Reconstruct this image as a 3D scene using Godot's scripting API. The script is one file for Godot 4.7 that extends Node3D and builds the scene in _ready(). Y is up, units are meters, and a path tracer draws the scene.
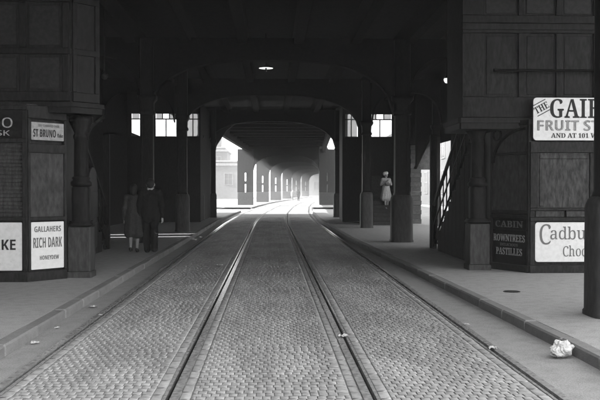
extends Node3D
# A tram street running under an elevated railway station, seen from between the rails.
# x right, y up, distances into the picture are written as d (z = -d).

var M := {}
var rng := RandomNumberGenerator.new()
var taken := {}

# ---------------------------------------------------------------- naming
func numbered(n: String) -> String:
	if not taken.has(n):
		taken[n] = 0
		return n
	taken[n] += 1
	return "%s_%03d" % [n, taken[n]]

func tag(o: Node, label: String, category: String, group := "") -> Node:
	o.set_meta("label", label)
	o.set_meta("category", category)
	if group:
		o.set_meta("group", group)
	return o

func thing(called: String, label: String, category: String, at: Vector3, group := "", turn := 0.0) -> Node3D:
	var o := Node3D.new()
	o.name = numbered(called)
	add_child(o)
	o.position = at
	o.rotation.y = turn
	tag(o, label, category, group)
	return o

func copy_of(src: Node3D, label: String, at: Vector3, turn := 0.0, group := "") -> Node3D:
	var base := String(src.name)
	var cut := base.rfind("_0")
	if cut > 0:
		base = base.substr(0, cut)
	var o: Node3D = src.duplicate()
	o.name = numbered(base)
	add_child(o)
	o.position = at
	o.rotation.y = turn
	o.set_meta("label", label)
	if group:
		o.set_meta("group", group)
	return o

func setting(called: String) -> Node3D:
	var o := Node3D.new()
	o.name = called
	add_child(o)
	o.set_meta("kind", "structure")
	return o

# ---------------------------------------------------------------- shapes
func mb(flat := true) -> SurfaceTool:
	var s := SurfaceTool.new()
	s.begin(Mesh.PRIMITIVE_TRIANGLES)
	s.set_smooth_group(-1 if flat else 0)
	return s

func part(s: SurfaceTool, called: String, m: Material, parent: Node, xf := Transform3D()) -> MeshInstance3D:
	s.generate_normals()
	return place(s.commit(), called, m, parent, xf)

func place(mesh: Mesh, called: String, m: Material, parent: Node, xf := Transform3D()) -> MeshInstance3D:
	var o := MeshInstance3D.new()
	o.name = called
	o.mesh = mesh
	o.material_override = m
	o.transform = xf
	parent.add_child(o, true)
	return o

func tri(s: SurfaceTool, a: Vector3, b: Vector3, c: Vector3, n: Vector3) -> void:
	if (c - a).cross(b - a).dot(n) < 0.0:
		var t := b
		b = c
		c = t
	s.add_vertex(a)
	s.add_vertex(b)
	s.add_vertex(c)

func quad(s: SurfaceTool, a: Vector3, b: Vector3, c: Vector3, d: Vector3, n: Vector3) -> void:
	tri(s, a, b, c, n)
	tri(s, a, c, d, n)

func bx(s: SurfaceTool, lo: Vector3, hi: Vector3, e := 0.0, xf := Transform3D()) -> void:
	var c := (lo + hi) * 0.5
	var h := (hi - lo) * 0.5
	h = h.abs()
	e = min(e, min(h.x, min(h.y, h.z)) * 0.9)
	var g := h - Vector3(e, e, e)
	for ax in 3:
		var u := (ax + 1) % 3
		var v := (ax + 2) % 3
		for sg in [-1.0, 1.0]:
			var q := []
			for w in [[-1, -1], [1, -1], [1, 1], [-1, 1]]:
				var p := Vector3()
				p[ax] = sg * h[ax]
				p[u] = w[0] * g[u]
				p[v] = w[1] * g[v]
				q.append(xf * (c + p))
			var n := Vector3()
			n[ax] = sg
			quad(s, q[0], q[1], q[2], q[3], xf.basis * n)
	if e <= 0.0:
		return
	for ax in 3:
		var u := (ax + 1) % 3
		var v := (ax + 2) % 3
		for su in [-1.0, 1.0]:
			for sv in [-1.0, 1.0]:
				var q := []
				for w in [[-1, 0], [1, 0], [1, 1], [-1, 1]]:
					var p := Vector3()
					p[ax] = w[0] * g[ax]
					p[u] = su * (h[u] if w[1] == 0 else g[u])
					p[v] = sv * (g[v] if w[1] == 0 else h[v])
					q.append(xf * (c + p))
				var n := Vector3()
				n[u] = su
				n[v] = sv
				quad(s, q[0], q[1], q[2], q[3], xf.basis * n)
	for sx in [-1.0, 1.0]:
		for sy in [-1.0, 1.0]:
			for sz in [-1.0, 1.0]:
				var sg := Vector3(sx, sy, sz)
				tri(s, xf * (c + sg * Vector3(h.x, g.y, g.z)), xf * (c + sg * Vector3(g.x, h.y, g.z)), xf * (c + sg * Vector3(g.x, g.y, h.z)), xf.basis * sg)

func box_part(called: String, m: Material, parent: Node, lo: Vector3, hi: Vector3, e := 0.006, xf := Transform3D()) -> MeshInstance3D:
	var s := mb()
	bx(s, lo, hi, e)
	return part(s, called, m, parent, xf)

func prism(s: SurfaceTool, poly: PackedVector2Array, z0: float, z1: float, xf := Transform3D()) -> void:
	var ix := Geometry2D.triangulate_polygon(poly)
	for i in range(0, ix.size(), 3):
		for zz in [[z0, -1.0], [z1, 1.0]]:
			var p := []
			for k in 3:
				p.append(xf * Vector3(poly[ix[i + k]].x, poly[ix[i + k]].y, zz[0]))
			tri(s, p[0], p[1], p[2], xf.basis * Vector3(0, 0, zz[1]))
	var cw := Geometry2D.is_polygon_clockwise(poly)
	for i in poly.size():
		var a := poly[i]
		var b := poly[(i + 1) % poly.size()]
		var t := b - a
		var n := Vector3(t.y, -t.x, 0) * (-1.0 if cw else 1.0)
		quad(s, xf * Vector3(a.x, a.y, z0), xf * Vector3(b.x, b.y, z0), xf * Vector3(b.x, b.y, z1), xf * Vector3(a.x, a.y, z1), xf.basis * n)

# vertical extrusion of a plan polygon (x, z) between two heights
func block(s: SurfaceTool, plan: PackedVector2Array, y0: float, y1: float) -> void:
	prism(s, plan, -y1, -y0, Transform3D(Basis(Vector3(1, 0, 0), Vector3(0, 0, 1), Vector3(0, -1, 0)), Vector3()))

func lathe(s: SurfaceTool, prof: Array, seg: int, at := Vector3(), square := 0.0, turn := 0.0) -> void:
	# prof: [radius, y]; square > 0 pulls the ring towards a chamfered square of that roundness
	for i in prof.size() - 1:
		for k in seg:
			var q := []
			for w in [[i, k], [i, k + 1], [i + 1, k + 1], [i + 1, k]]:
				var an: float = turn + TAU * w[1] / seg
				var r: float = prof[w[0]][0]
				var cx := cos(an)
				var cz := sin(an)
				if square > 0.0:
					var pw := 2.0 / square
					var rr := pow(pow(abs(cx), pw) + pow(abs(cz), pw), -1.0 / pw)
					r *= rr
				q.append(at + Vector3(cx * r, prof[w[0]][1], cz * r))
			var am := turn + TAU * (k + 0.5) / seg
			var dy: float = prof[i + 1][1] - prof[i][1]
			var dr: float = prof[i + 1][0] - prof[i][0]
			var n := Vector3(cos(am) * dy, -dr, sin(am) * dy)
			if prof[i][0] > 1e-5:
				tri(s, q[0], q[1], q[2], n)
			if prof[i + 1][0] > 1e-5:
				tri(s, q[0], q[2], q[3], n)

func tube(s: SurfaceTool, a: Vector3, b: Vector3, ra: float, rb: float, seg := 8) -> void:
	var ax := (b - a).normalized()
	var u := ax.cross(Vector3(0.31, 0.2, 0.93)).normalized()
	var v := ax.cross(u)
	for k in seg:
		var a0 := TAU * k / seg
		var a1 := TAU * (k + 1) / seg
		var d0 := u * cos(a0) + v * sin(a0)
		var d1 := u * cos(a1) + v * sin(a1)
		quad(s, a + d0 * ra, a + d1 * ra, b + d1 * rb, b + d0 * rb, d0 + d1)
		tri(s, a, a + d0 * ra, a + d1 * ra, -ax)
		tri(s, b, b + d0 * rb, b + d1 * rb, ax)

func beam(s: SurfaceTool, a: Vector3, b: Vector3, w: float, h: float, e := 0.006) -> void:
	# a bar of width w and height h from a to b
	var z := (b - a).normalized()
	var x := Vector3.UP.cross(z)
	if x.length() < 0.01:
		x = Vector3.RIGHT
	x = x.normalized()
	var y := z.cross(x)
	bx(s, Vector3(-w / 2, -h / 2, 0), Vector3(w / 2, h / 2, (b - a).length()), e, Transform3D(Basis(x, y, z), a))

# a face frame: x runs to the right along the face, y up, z out of it
func face(p0: Vector3, p1: Vector3) -> Transform3D:
	var x := (p1 - p0).normalized()
	return Transform3D(Basis(x, Vector3.UP, x.cross(Vector3.UP)), p0)

# ---------------------------------------------------------------- materials
func noise_image(freq: float, oct: int, lo: float, hi: float, sd: int, power := 1.0, size := 512) -> Image:
	var n := FastNoiseLite.new()
	n.noise_type = FastNoiseLite.TYPE_SIMPLEX_SMOOTH
	n.seed = sd
	n.frequency = freq
	n.fractal_octaves = oct
	n.fractal_gain = 0.6
	var im := n.get_seamless_image(size, size)
	im.convert(Image.FORMAT_L8)
	var d := im.get_data()
	var lut := PackedByteArray()
	for i in 256:
		lut.append(int(clamp(lerp(lo, hi, pow(i / 255.0, power)), 0.0, 1.0) * 255.0))
	for i in d.size():
		d[i] = lut[d[i]]
	return Image.create_from_data(size, size, false, Image.FORMAT_L8, d)

func mixed(a: Image, b: Image) -> Image:
	var x := a.get_data()
	var y := b.get_data()
	for i in x.size():
		x[i] = x[i] * y[i] / 255
	var im := Image.create_from_data(a.get_width(), a.get_height(), false, Image.FORMAT_L8, x)
	im.generate_mipmaps()
	return im

func bump(a: Image, k: float) -> ImageTexture:
	var im: Image = a.duplicate()
	im.convert(Image.FORMAT_RGBA8)
	im.bump_map_to_normal_map(k)
	im.generate_mipmaps()
	return ImageTexture.create_from_image(im)

func mat(key: String, lin: float, rough: float, tex = null, scale := 1.0, normal = null, nk := 0.6) -> StandardMaterial3D:
	var m := StandardMaterial3D.new()
	m.albedo_color = Color(lin, lin, lin).linear_to_srgb()
	m.roughness = rough
	m.metallic_specular = 0.4 if lin > 0.06 else 0.18
	if tex:
		m.albedo_texture = tex
		m.uv1_triplanar = true
		m.uv1_world_triplanar = true
		m.uv1_scale = Vector3.ONE * scale
		if key in ["iron", "panel", "panel_frame", "kiosk", "kiosk_panel", "shutter", "column_base", "timber"]:
			m.uv1_scale = Vector3(scale * 1.6, scale * 0.45, scale * 1.6)
	if normal:
		m.normal_enabled = true
		m.normal_texture = normal
		m.normal_scale = nk
	M[key] = m
	return m

func make_materials() -> void:
	var fine := noise_image(0.33, 2, 0.8, 1.04, 3)
	var blot := noise_image(0.011, 5, 0.78, 1.1, 7)
	var worn := noise_image(0.017, 6, 0.7, 1.12, 11, 1.1)
	var streak := noise_image(0.03, 5, 0.55, 1.2, 19)
	var t_stone := ImageTexture.create_from_image(mixed(fine, blot))
	var t_worn := ImageTexture.create_from_image(mixed(worn, fine))
	var t_soot := ImageTexture.create_from_image(mixed(streak, blot))
	var t_grit := ImageTexture.create_from_image(mixed(noise_image(0.16, 3, 0.76, 1.12, 41, 0.9), noise_image(0.014, 5, 0.9, 1.06, 42)))
	var chip := noise_image(0.05, 3, 0.0, 1.0, 61)
	var cd := chip.get_data()
	for i in cd.size():
		cd[i] = 255 if cd[i] < 226 else 170
	chip = Image.create_from_data(512, 512, false, Image.FORMAT_L8, cd)
	var t_fair := ImageTexture.create_from_image(mixed(chip, noise_image(0.02, 5, 0.93, 1.03, 32)))
	var n_fine := bump(noise_image(0.3, 2, 0.0, 1.0, 5), 1.6)
	var n_soft := bump(noise_image(0.03, 4, 0.0, 1.0, 6), 2.0)
	mat("ground", 0.30, 0.9, t_stone, 0.21, n_fine)
	mat("bed", 0.18, 0.95, t_worn, 0.9)
	mat("road_far", 0.28, 0.85, t_worn, 0.37, n_fine)
	for i in 5:
		mat("sett%d" % i, [0.32, 0.345, 0.36, 0.375, 0.39][i], [0.56, 0.52, 0.58, 0.5, 0.6][i], t_stone, 1.9, n_fine, 0.45)
	var sv := mat("sett_var", 1.0, 0.54, t_stone, 1.9, n_fine, 0.45)
	sv.vertex_color_use_as_albedo = true
	mat("channel", 0.25, 0.8, t_grit, 0.53, n_fine, 0.6)
	mat("pavement", 0.295, 0.85, t_grit, 0.61, n_fine, 0.9)
	for i in 3:
		mat("kerb%d" % i, [0.16, 0.185, 0.172][i], 0.75, t_grit, 0.8, n_fine, 0.8)
	var st := mat("rail_steel", 0.42, 0.24, t_worn, 1.4)
	st.metallic = 0.3
	mat("rail_rust", 0.02, 0.7, t_worn, 1.4)
	mat("iron", 0.011, 0.5, t_soot, 0.7, n_soft, 0.25)
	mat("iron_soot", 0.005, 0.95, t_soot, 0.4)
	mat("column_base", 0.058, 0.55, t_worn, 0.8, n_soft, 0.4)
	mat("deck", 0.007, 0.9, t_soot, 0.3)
	mat("panel", 0.017, 0.5, t_soot, 0.55, n_soft, 0.25)
	mat("panel_frame", 0.014, 0.45, t_soot, 0.7, n_soft, 0.25)
	mat("frosted", 0.027, 0.35, t_worn, 1.1)
	mat("kiosk", 0.023, 0.45, t_soot, 0.8, n_soft, 0.25)
	mat("kiosk_panel", 0.056, 0.5, t_soot, 0.6, n_soft, 0.25)
	mat("shutter", 0.055, 0.5, t_soot, 0.8)
	mat("enamel_white", 0.55, 0.35, t_fair, 0.9)
	mat("enamel_dim", 0.3, 0.4, t_worn, 1.3)
	mat("enamel_dark", 0.011, 0.4, t_soot, 0.9)
	mat("letter_black", 0.02, 0.5)
	mat("letter_grey", 0.09, 0.5)
	mat("letter_white", 0.42, 0.45, t_worn, 2.0)
	mat("letter_faint", 0.14, 0.5, t_worn, 2.0)
	mat("brick_soot", 0.014, 0.9, t_soot, 0.5, n_fine)
	mat("timber", 0.011, 0.7, t_soot, 0.8)
	mat("step", 0.04, 0.8, t_worn, 0.9)
	mat("banded_brick", 0.13, 0.85, t_worn, 0.5, n_fine)
	mat("pale_wall", 0.1, 0.9, t_grit, 0.2)
	mat("pale_wall_b", 0.085, 0.9, t_grit, 0.17)
	mat("sooty_brick", 0.07, 0.9, t_grit, 0.2)
	mat("slate", 0.12, 0.7, t_soot, 0.3)
	mat("trim", 0.15, 0.8, t_stone, 0.3)
	mat("dark_glass", 0.06, 0.12)
	var g := mat("pane", 0.85, 0.15)
	g.transparency = BaseMaterial3D.TRANSPARENCY_ALPHA
	g.albedo_color = Color(0.3, 0.3, 0.3, 0.4)
	var gd := mat("pane_dirty", 0.22, 0.4)
	gd.transparency = BaseMaterial3D.TRANSPARENCY_ALPHA
	gd.albedo_color.a = 0.72
	mat("paper", 0.55, 0.8, t_stone, 3.0)
	mat("lamp_white", 0.75, 0.3)
	var b := mat("lamp_glow", 0.8, 0.4)
	b.emission_enabled = true
	b.emission = Color(1, 1, 1)
	b.emission_energy_multiplier = 0.14
	mat("skin", 0.34, 0.6)
	mat("hair", 0.02, 0.6)
	mat("suit", 0.014, 0.85, t_soot, 3.0)
	mat("trousers", 0.016, 0.85, t_soot, 3.0)
	mat("shoe", 0.02, 0.35)
	mat("coat_dark", 0.05, 0.85, t_soot, 3.0)
	mat("stocking", 0.16, 0.6)
	mat("dress_pale", 0.5, 0.85, t_stone, 3.0)
	mat("hat_pale", 0.72, 0.8)
	mat("belt", 0.12, 0.6)

# ---------------------------------------------------------------- the line of the street
var curve := [[-60.0, 0.0], [39.0, 0.0], [56.0, 0.34], [71.5, 1.03], [80.0, 1.54], [102.0, 3.0], [120.0, 4.85], [140.0, 6.95], [165.0, 9.9], [198.0, 14.9], [260.0, 26.0]]
func mid(d: float) -> float:
	for i in curve.size() - 1:
		if d <= curve[i + 1][0]:
			var t: float = (d - curve[i][0]) / (curve[i + 1][0] - curve[i][0])
			var pre: float = curve[max(i - 1, 0)][1]
			var post: float = curve[min(i + 2, curve.size() - 1)][1]
			if i == 0:
				return 0.0
			return cubic_interpolate(curve[i][1], curve[i + 1][1], pre, post, t)
	return curve[-1][1]

func kerb_left(d: float) -> float:
	return mid(d) - 2.56

func kerb_right(d: float) -> float:
	var x := 2.92
	if d > 8.0:
		x = lerp(2.92, 2.43, clamp((d - 8.0) / 18.0, 0.0, 1.0))
	return mid(d) + x

# a strip swept along the street between two offsets
func strip(s: SurfaceTool, d0: float, d1: float, step: float, fa: Callable, fb: Callable, y0: float, y1: float) -> void:
	var d := d0
	while d < d1 - 1e-4:
		var e: float = min(d + step, d1)
		var a := Vector3(fa.call(d), y1, -d)
		var b := Vector3(fb.call(d), y1, -d)
		var c := Vector3(fb.call(e), y1, -e)
		var g := Vector3(fa.call(e), y1, -e)
		quad(s, a, b, c, g, Vector3.UP)
		if y0 < y1:
			var dn := Vector3(0, y0 - y1, 0)
			quad(s, a, g, g + dn, a + dn, Vector3.LEFT)
			quad(s, b, c, c + dn, b + dn, Vector3.RIGHT)
		d = e

# ---------------------------------------------------------------- ground, road, rails, pavements
func build_ground() -> void:
	var g := setting("ground")
	var s := mb()
	bx(s, Vector3(-700, -0.6, -1500), Vector3(700, -0.06, 400))
	part(s, "ground_sheet", M.ground, g)
	var r := setting("road")
	s = mb()
	for z in [[-2.1, -0.832], [-0.708, 0.708], [0.832, 2.155]]:
		strip(s, -20, 48, 2.0, func(d): return mid(d) + z[0], func(d): return mid(d) + z[1], -0.05, -0.009)
	part(s, "road_bed", M.bed, r)
	s = mb()
	for z in [[-2.1, -0.835], [-0.705, 0.705], [0.835, 2.155]]:
		strip(s, 48.0, 230, 2.0, func(d): return mid(d) + z[0], func(d): return mid(d) + z[1], -0.04, -0.006)
	part(s, "far_paving", M.road_far, r)
	s = mb()
	strip(s, -20, 230, 1.0, func(d): return kerb_left(d) - 0.02, func(d): return mid(d) - 2.232, -0.04, -0.01)
	part(s, "channel", M.channel, r)
	s = mb()
	strip(s, -20, 230, 1.0, func(d): return mid(d) + 2.287, func(d): return kerb_right(d) + 0.02, -0.04, -0.01)
	part(s, "channel", M.channel, r)
	build_setts(r)
	build_rails()
	build_pavements()

func sett_mesh(sd: int) -> ArrayMesh:
	var q := RandomNumberGenerator.new()
	q.seed = sd
	var s := mb(false)
	var top := []
	var shl := []
	var bot := []
	for w in [[-1, -1], [1, -1], [1, 1], [-1, 1]]:
		top.append(Vector3(w[0] * (0.415 + q.randf_range(-0.03, 0.03)), q.randf_range(-0.0015, 0.001), w[1] * (0.42 + q.randf_range(-0.03, 0.03))))
		shl.append(Vector3(w[0] * 0.482, -0.0045 + q.randf_range(-0.0012, 0.0012), w[1] * 0.485))
		bot.append(Vector3(w[0] * 0.486, -0.05, w[1] * 0.49))
	var c := Vector3(q.randf_range(-0.1, 0.1), 0.0018, q.randf_range(-0.1, 0.1))
	for k in 4:
		var j := (k + 1) % 4
		tri(s, c, top[k], top[j], Vector3.UP)
		var o: Vector3 = (top[k] + top[j]) * 0.5
		o.y = 0.3
		quad(s, top[k], top[j], shl[j], shl[k], o)
		o.y = 0
		quad(s, shl[k], shl[j], bot[j], bot[k], o)
	s.generate_normals()
	return s.commit()

func build_setts(road: Node3D) -> void:
	var meshes := [sett_mesh(1), sett_mesh(2), sett_mesh(3)]
	var rest := [[], [], []]
	var tones := [[], [], []]
	var single := 0
	rng.seed = 77
	var drift := FastNoiseLite.new()
	drift.seed = 12
	drift.frequency = 0.55
	drift.fractal_octaves = 4
	var tone := [0.32, 0.345, 0.36, 0.375, 0.39]
	var d := 2.4
	var row := 0
	while d < 48.0:
		var dz := 0.094 + rng.randf_range(-0.003, 0.003)
		for z in [[-2.005, -0.925], [-0.615, 0.615], [0.925, 2.06]]:
			var x: float = z[0] - (0.0 if row % 2 else 0.036)
			while x < z[1] - 0.02:
				var w := 0.072 + rng.randf_range(-0.005, 0.005)
				var a: float = max(x, z[0])
				var b: float = min(x + w, z[1])
				if z[1] - b < 0.04:
					b = z[1]
				if b - a > 0.03:
					var p := Vector3(mid(d) + (a + b) * 0.5, -0.002 + rng.randf_range(-0.002, 0.002), -(d + dz * 0.5) + rng.randf_range(-0.002, 0.002))
					var bs := Basis.from_euler(Vector3(rng.randf_range(-0.009, 0.009), rng.randf_range(-0.02, 0.02), rng.randf_range(-0.012, 0.012))) * Basis.from_scale(Vector3(b - a, 1, dz))
					var xf := Transform3D(bs, p)
					var v := rng.randi() % 3
					var dr := drift.get_noise_2d(p.x * 2.2, p.z * 0.7) * 1.5
					var t := int(clamp(2.0 + dr * 3.0 + rng.randf_range(-1.6, 1.6), 0, 4))
					var seen_x: float = abs(p.x - d * 0.035) / d
					if d > 6.25 and single < 300 and seen_x < 0.36:
						single += 1
						place(meshes[v], "sett", M["sett%d" % t], road, xf)
					else:
						rest[v].append(xf)
						tones[v].append(tone[t] * rng.randf_range(0.92, 1.06) * (1.0 + clamp(dr, -0.4, 0.25) * 0.18))
				x = b
		d += dz
		row += 1
	# the rows of long stones that border each rail
	for z in [[-2.1, -2.01], [-0.925, -0.837], [-0.703, -0.62], [0.62, 0.703], [0.837, 0.925], [2.065, 2.155]]:
		d = 2.4
		while d < 48.0:
			var l := rng.randf_range(0.19, 0.27)
			var v := rng.randi() % 3
			rest[v].append(Transform3D(Basis.from_euler(Vector3(0, rng.randf_range(-0.02, 0.02), rng.randf_range(-0.02, 0.02))) * Basis.from_scale(Vector3(z[1] - z[0], 1, l)), Vector3(mid(d) + (z[0] + z[1]) * 0.5, -0.003 + rng.randf_range(-0.003, 0.002), -d - l * 0.5)))
			tones[v].append(tone[rng.randi() % 5] * rng.randf_range(0.92, 1.1))
			d += l
	for v in 3:
		var mm := MultiMesh.new()
		mm.transform_format = MultiMesh.TRANSFORM_3D
		mm.use_colors = true
		mm.mesh = meshes[v]
		mm.instance_count = rest[v].size()
		for i in rest[v].size():
			mm.set_instance_transform(i, rest[v][i])
			var t: float = tones[v][i]
			mm.set_instance_color(i, Color(t, t, t))
		var o := MultiMeshInstance3D.new()
		o.name = "sett_paving"
		o.multimesh = mm
		o.material_override = M.sett_var
		o.set_meta("kind", "stuff")
		road.add_child(o, true)

func build_rails() -> void:
	var rows := [[-2.145, -1.0, "grooved tram rail laid beside the kerb under the tobacco kiosk"], [-0.79, 1.0, "grooved tram rail with a bright worn glint towards the walking couple"], [0.79, -1.0, "grooved tram rail with a pale scrap caught on it"], [2.2, 1.0, "grooved tram rail beside the kerb with the crumpled paper bag"]]
	for r in rows:
		var o := thing("tram_rail", r[2], "rail", Vector3(r[0], -0.045, 0), "tram rails set in the road")
		var x0: float = r[0]
		var k: float = r[1]
		var s := mb()
		strip(s, -20, 150, 1.0, func(d): return mid(d) + min(k * 0.017, k * 0.083), func(d): return mid(d) + max(k * 0.017, k * 0.083), 0.0, 0.05)
		part(s, "rail_head", M.rail_steel, o)
		s = mb()
		strip(s, -20, 150, 1.0, func(d): return mid(d) + min(k * -0.017, k * -0.042), func(d): return mid(d) + max(k * -0.017, k * -0.042), 0.0, 0.045)
		part(s, "rail_lip", M.rail_steel, o)
		s = mb()
		strip(s, -20, 150, 1.0, func(d): return mid(d) - 0.0165, func(d): return mid(d) + 0.0165, 0.0, 0.006)
		part(s, "rail_groove", M.rail_rust, o)

func build_pavements() -> void:
	rng.seed = 5
	for side in [-1, 1]:
		var nm := "pavement_left" if side < 0 else "pavement_right"
		var o := setting(nm)
		var inner := func(d): return (kerb_left(d) - 0.15) if side < 0 else (kerb_right(d) + 0.15)
		var outer := func(d): return (-9.0 if side < 0 else 8.6)
		var s := mb()
		strip(s, -12, 58, 1.0, inner if side > 0 else outer, outer if side > 0 else inner, -0.05, 0.1)
		quad(s, Vector3(inner.call(58.0), 0.1, -58), Vector3(outer.call(58.0), 0.1, -58), Vector3(outer.call(58.0), -0.06, -58), Vector3(inner.call(58.0), -0.06, -58), Vector3(0, 0, -1))
		part(s, "paving", M.pavement, o)
		# islands under the far piers
		s = mb()
		var oi := func(d): return mid(d) + side * 5.6
		strip(s, 70, 200, 2.0, inner if side > 0 else oi, oi if side > 0 else inner, -0.05, 0.1)
		part(s, "paving", M.pavement, o)
		var d := -12.0
		while d < 200.0:
			var l := rng.randf_range(0.85, 1.25) if d < 58.0 else 3.0
			if d >= 58.0 and d < 70.0:
				d = 70.0
			var e := d + l - 0.012
			var a := Vector3(kerb_left(d) if side < 0 else kerb_right(d), 0, -d)
			var b := Vector3(kerb_left(e) if side < 0 else kerb_right(e), 0, -e)
			var z := (b - a).normalized()
			var x = Vector3(-z.z, 0, z.x) * side
			s = mb()
			var up := rng.randf_range(-0.006, 0.005)
			bx(s, Vector3(0, -0.06, 0), Vector3(0.155, 0.104 + up, (b - a).length()), 0.018, Transform3D(Basis(x, Vector3.UP, z), a + x * rng.randf_range(-0.006, 0.006)))
			part(s, "kerb_stone", M["kerb%d" % (rng.randi() % 3)], o)
			d += l
	# iron cover let into the right-hand pavement
	var c := thing("inspection_cover", "small round iron cover let into the pavement before the fruit kiosk", "cover", Vector3(3.53, 0.1, -12.1))
	var s := mb()
	lathe(s, [[0.0, 0.004], [0.095, 0.004], [0.1, 0.002], [0.102, -0.03]], 20)
	part(s, "lid", M.column_base, c)
	s = mb()
	lathe(s, [[0.106, -0.03], [0.108, 0.006], [0.122, 0.006], [0.126, -0.01]], 20)
	part(s, "rim", M.iron, c)

# ---------------------------------------------------------------- station over the street
func arch_curve(a: float, y0: float, y1: float) -> PackedVector2Array:
	# basket arch from -a to a, springing at y0, crown at y1
	var out := PackedVector2Array()
	for i in 29:
		var t := -1.0 + i / 14.0
		var u: float = sign(t) * pow(abs(t), 0.72)
		out.append(Vector2(a * u, y0 + (y1 - y0) * pow(max(0.0, 1.0 - pow(abs(u), 3.0)), 0.5)))
	return out

func arched_girder(parent: Node3D, at: Vector3, x0: float, x1: float, y0: float, y1: float, top: float, m: Material, called := "arched_girder") -> void:
	var cx := (x0 + x1) * 0.5
	var a := (x1 - x0) * 0.5
	var cv := arch_curve(a, y0, y1)
	var s := mb()
	for i in cv.size() - 1:
		var p := Vector3(cx + cv[i].x, cv[i].y, 0)
		var q := Vector3(cx + cv[i + 1].x, cv[i + 1].y, 0)
		for z in [-0.06, 0.06]:
			quad(s, p + Vector3(0, 0, z), q + Vector3(0, 0, z), Vector3(q.x, top, z), Vector3(p.x, top, z), Vector3(0, 0, z))
	var o := part(s, called, m, parent, Transform3D(Basis(), at))
	s = mb()
	for i in cv.size() - 1:
		var p := Vector3(cx + cv[i].x, cv[i].y, 0)
		var q := Vector3(cx + cv[i + 1].x, cv[i + 1].y, 0)
		var n := Vector3(q.y - p.y, p.x - q.x, 0).normalized() * 0.035
		quad(s, p + Vector3(0, 0, -0.16), q + Vector3(0, 0, -0.16), q + Vector3(0, 0, 0.16), p + Vector3(0, 0, 0.16), Vector3.DOWN)
		for z in [-0.16, 0.16]:
			quad(s, p + Vector3(0, 0, z), q + Vector3(0, 0, z), q - n + Vector3(0, 0, z), p - n + Vector3(0, 0, z), Vector3(0, 0, z))
		quad(s, p - n + Vector3(0, 0, -0.16), q - n + Vector3(0, 0, -0.16), q - n + Vector3(0, 0, 0.16), p - n + Vector3(0, 0, 0.16), Vector3.UP)
	part(s, "flange", M.iron_soot, o)

func build_station() -> void:
	var v := thing("station_viaduct", "sooty black underside of the elevated station with arched girders over the road", "viaduct", Vector3(0, 0, -4))
	var off := Vector3(0, 0, 4)
	var s := mb()
	bx(s, Vector3(-6.9, 6.3, -48), Vector3(8.0, 6.9, -6.5), 0.02, Transform3D(Basis(), off))
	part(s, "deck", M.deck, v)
	for x in [-5.4, -3.95, -2.4, -0.8, 0.8, 2.4, 3.95, 5.4]:
		s = mb()
		bx(s, Vector3(x - 0.14, 5.75, -48), Vector3(x + 0.14, 6.297, -6.6), 0.01, Transform3D(Basis(), off))
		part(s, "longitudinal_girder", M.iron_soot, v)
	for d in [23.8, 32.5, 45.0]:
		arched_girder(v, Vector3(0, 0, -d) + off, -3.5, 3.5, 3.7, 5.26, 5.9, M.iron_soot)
	for d in [9.7, 15.7]:
		s = mb()
		bx(s, Vector3(-6.6, 5.6, -d - 0.15), Vector3(7.6, 5.748, -d + 0.15), 0.01, Transform3D(Basis(), off))
		part(s, "cross_girder", M.iron_soot, v)
	for d in [23.8, 32.5]:
		arched_girder(v, Vector3(0, 0, -d) + off, 3.95, 6.65, 4.2, 5.38, 5.9, M.iron_soot)
		arched_girder(v, Vector3(0, 0, -d) + off, -6.5, -3.75, 4.2, 5.38, 5.9, M.iron_soot)

func column(called: String, label: String, at: Vector3, w: float, base_h: float, group: String, up := 0.0) -> Node3D:
	var o := thing(called, label, "column", at, group)
	var k := w / 0.6
	var s := mb(false)
	var h := base_h
	lathe(s, [[0.315 * k, -0.02], [0.315 * k, 0.05], [0.3 * k, 0.07], [0.295 * k, h - 0.16], [0.285 * k, h - 0.09], [0.26 * k, h - 0.035], [0.22 * k, h]], 32, Vector3(), 0.45)
	part(s, "plinth", M.column_base, o)
	s = mb(false)
	lathe(s, [[0.225 * k, h - 0.01], [0.205 * k, h + 0.05], [0.2 * k, h + 0.07], [0.195 * k, 3.7 + up]], 32, Vector3(), 0.3)
	part(s, "shaft", M.iron, o)
	s = mb(false)
	lathe(s, [[0.2 * k, 3.6 + up], [0.25 * k, 3.64 + up], [0.25 * k, 3.7 + up], [0.21 * k, 3.74 + up], [0.22 * k, 3.95 + up], [0.3 * k, 4.05 + up], [0.3 * k, 4.15 + up], [0.22 * k, 4.17 + up], [0.22 * k, 5.76]], 32, Vector3(), 0.3)
	part(s, "capital", M.iron, o)
	# angle irons riveted up the corners of the shaft
	for sx in [-1, 1]:
		s = mb()
		bx(s, Vector3(sx * 0.17 * k - 0.03, h + 0.06, 0.14 * k), Vector3(sx * 0.17 * k + 0.03, 3.6 + up, 0.212 * k), 0.004)
		part(s, "corner_angle", M.iron, o)
	return o

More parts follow.
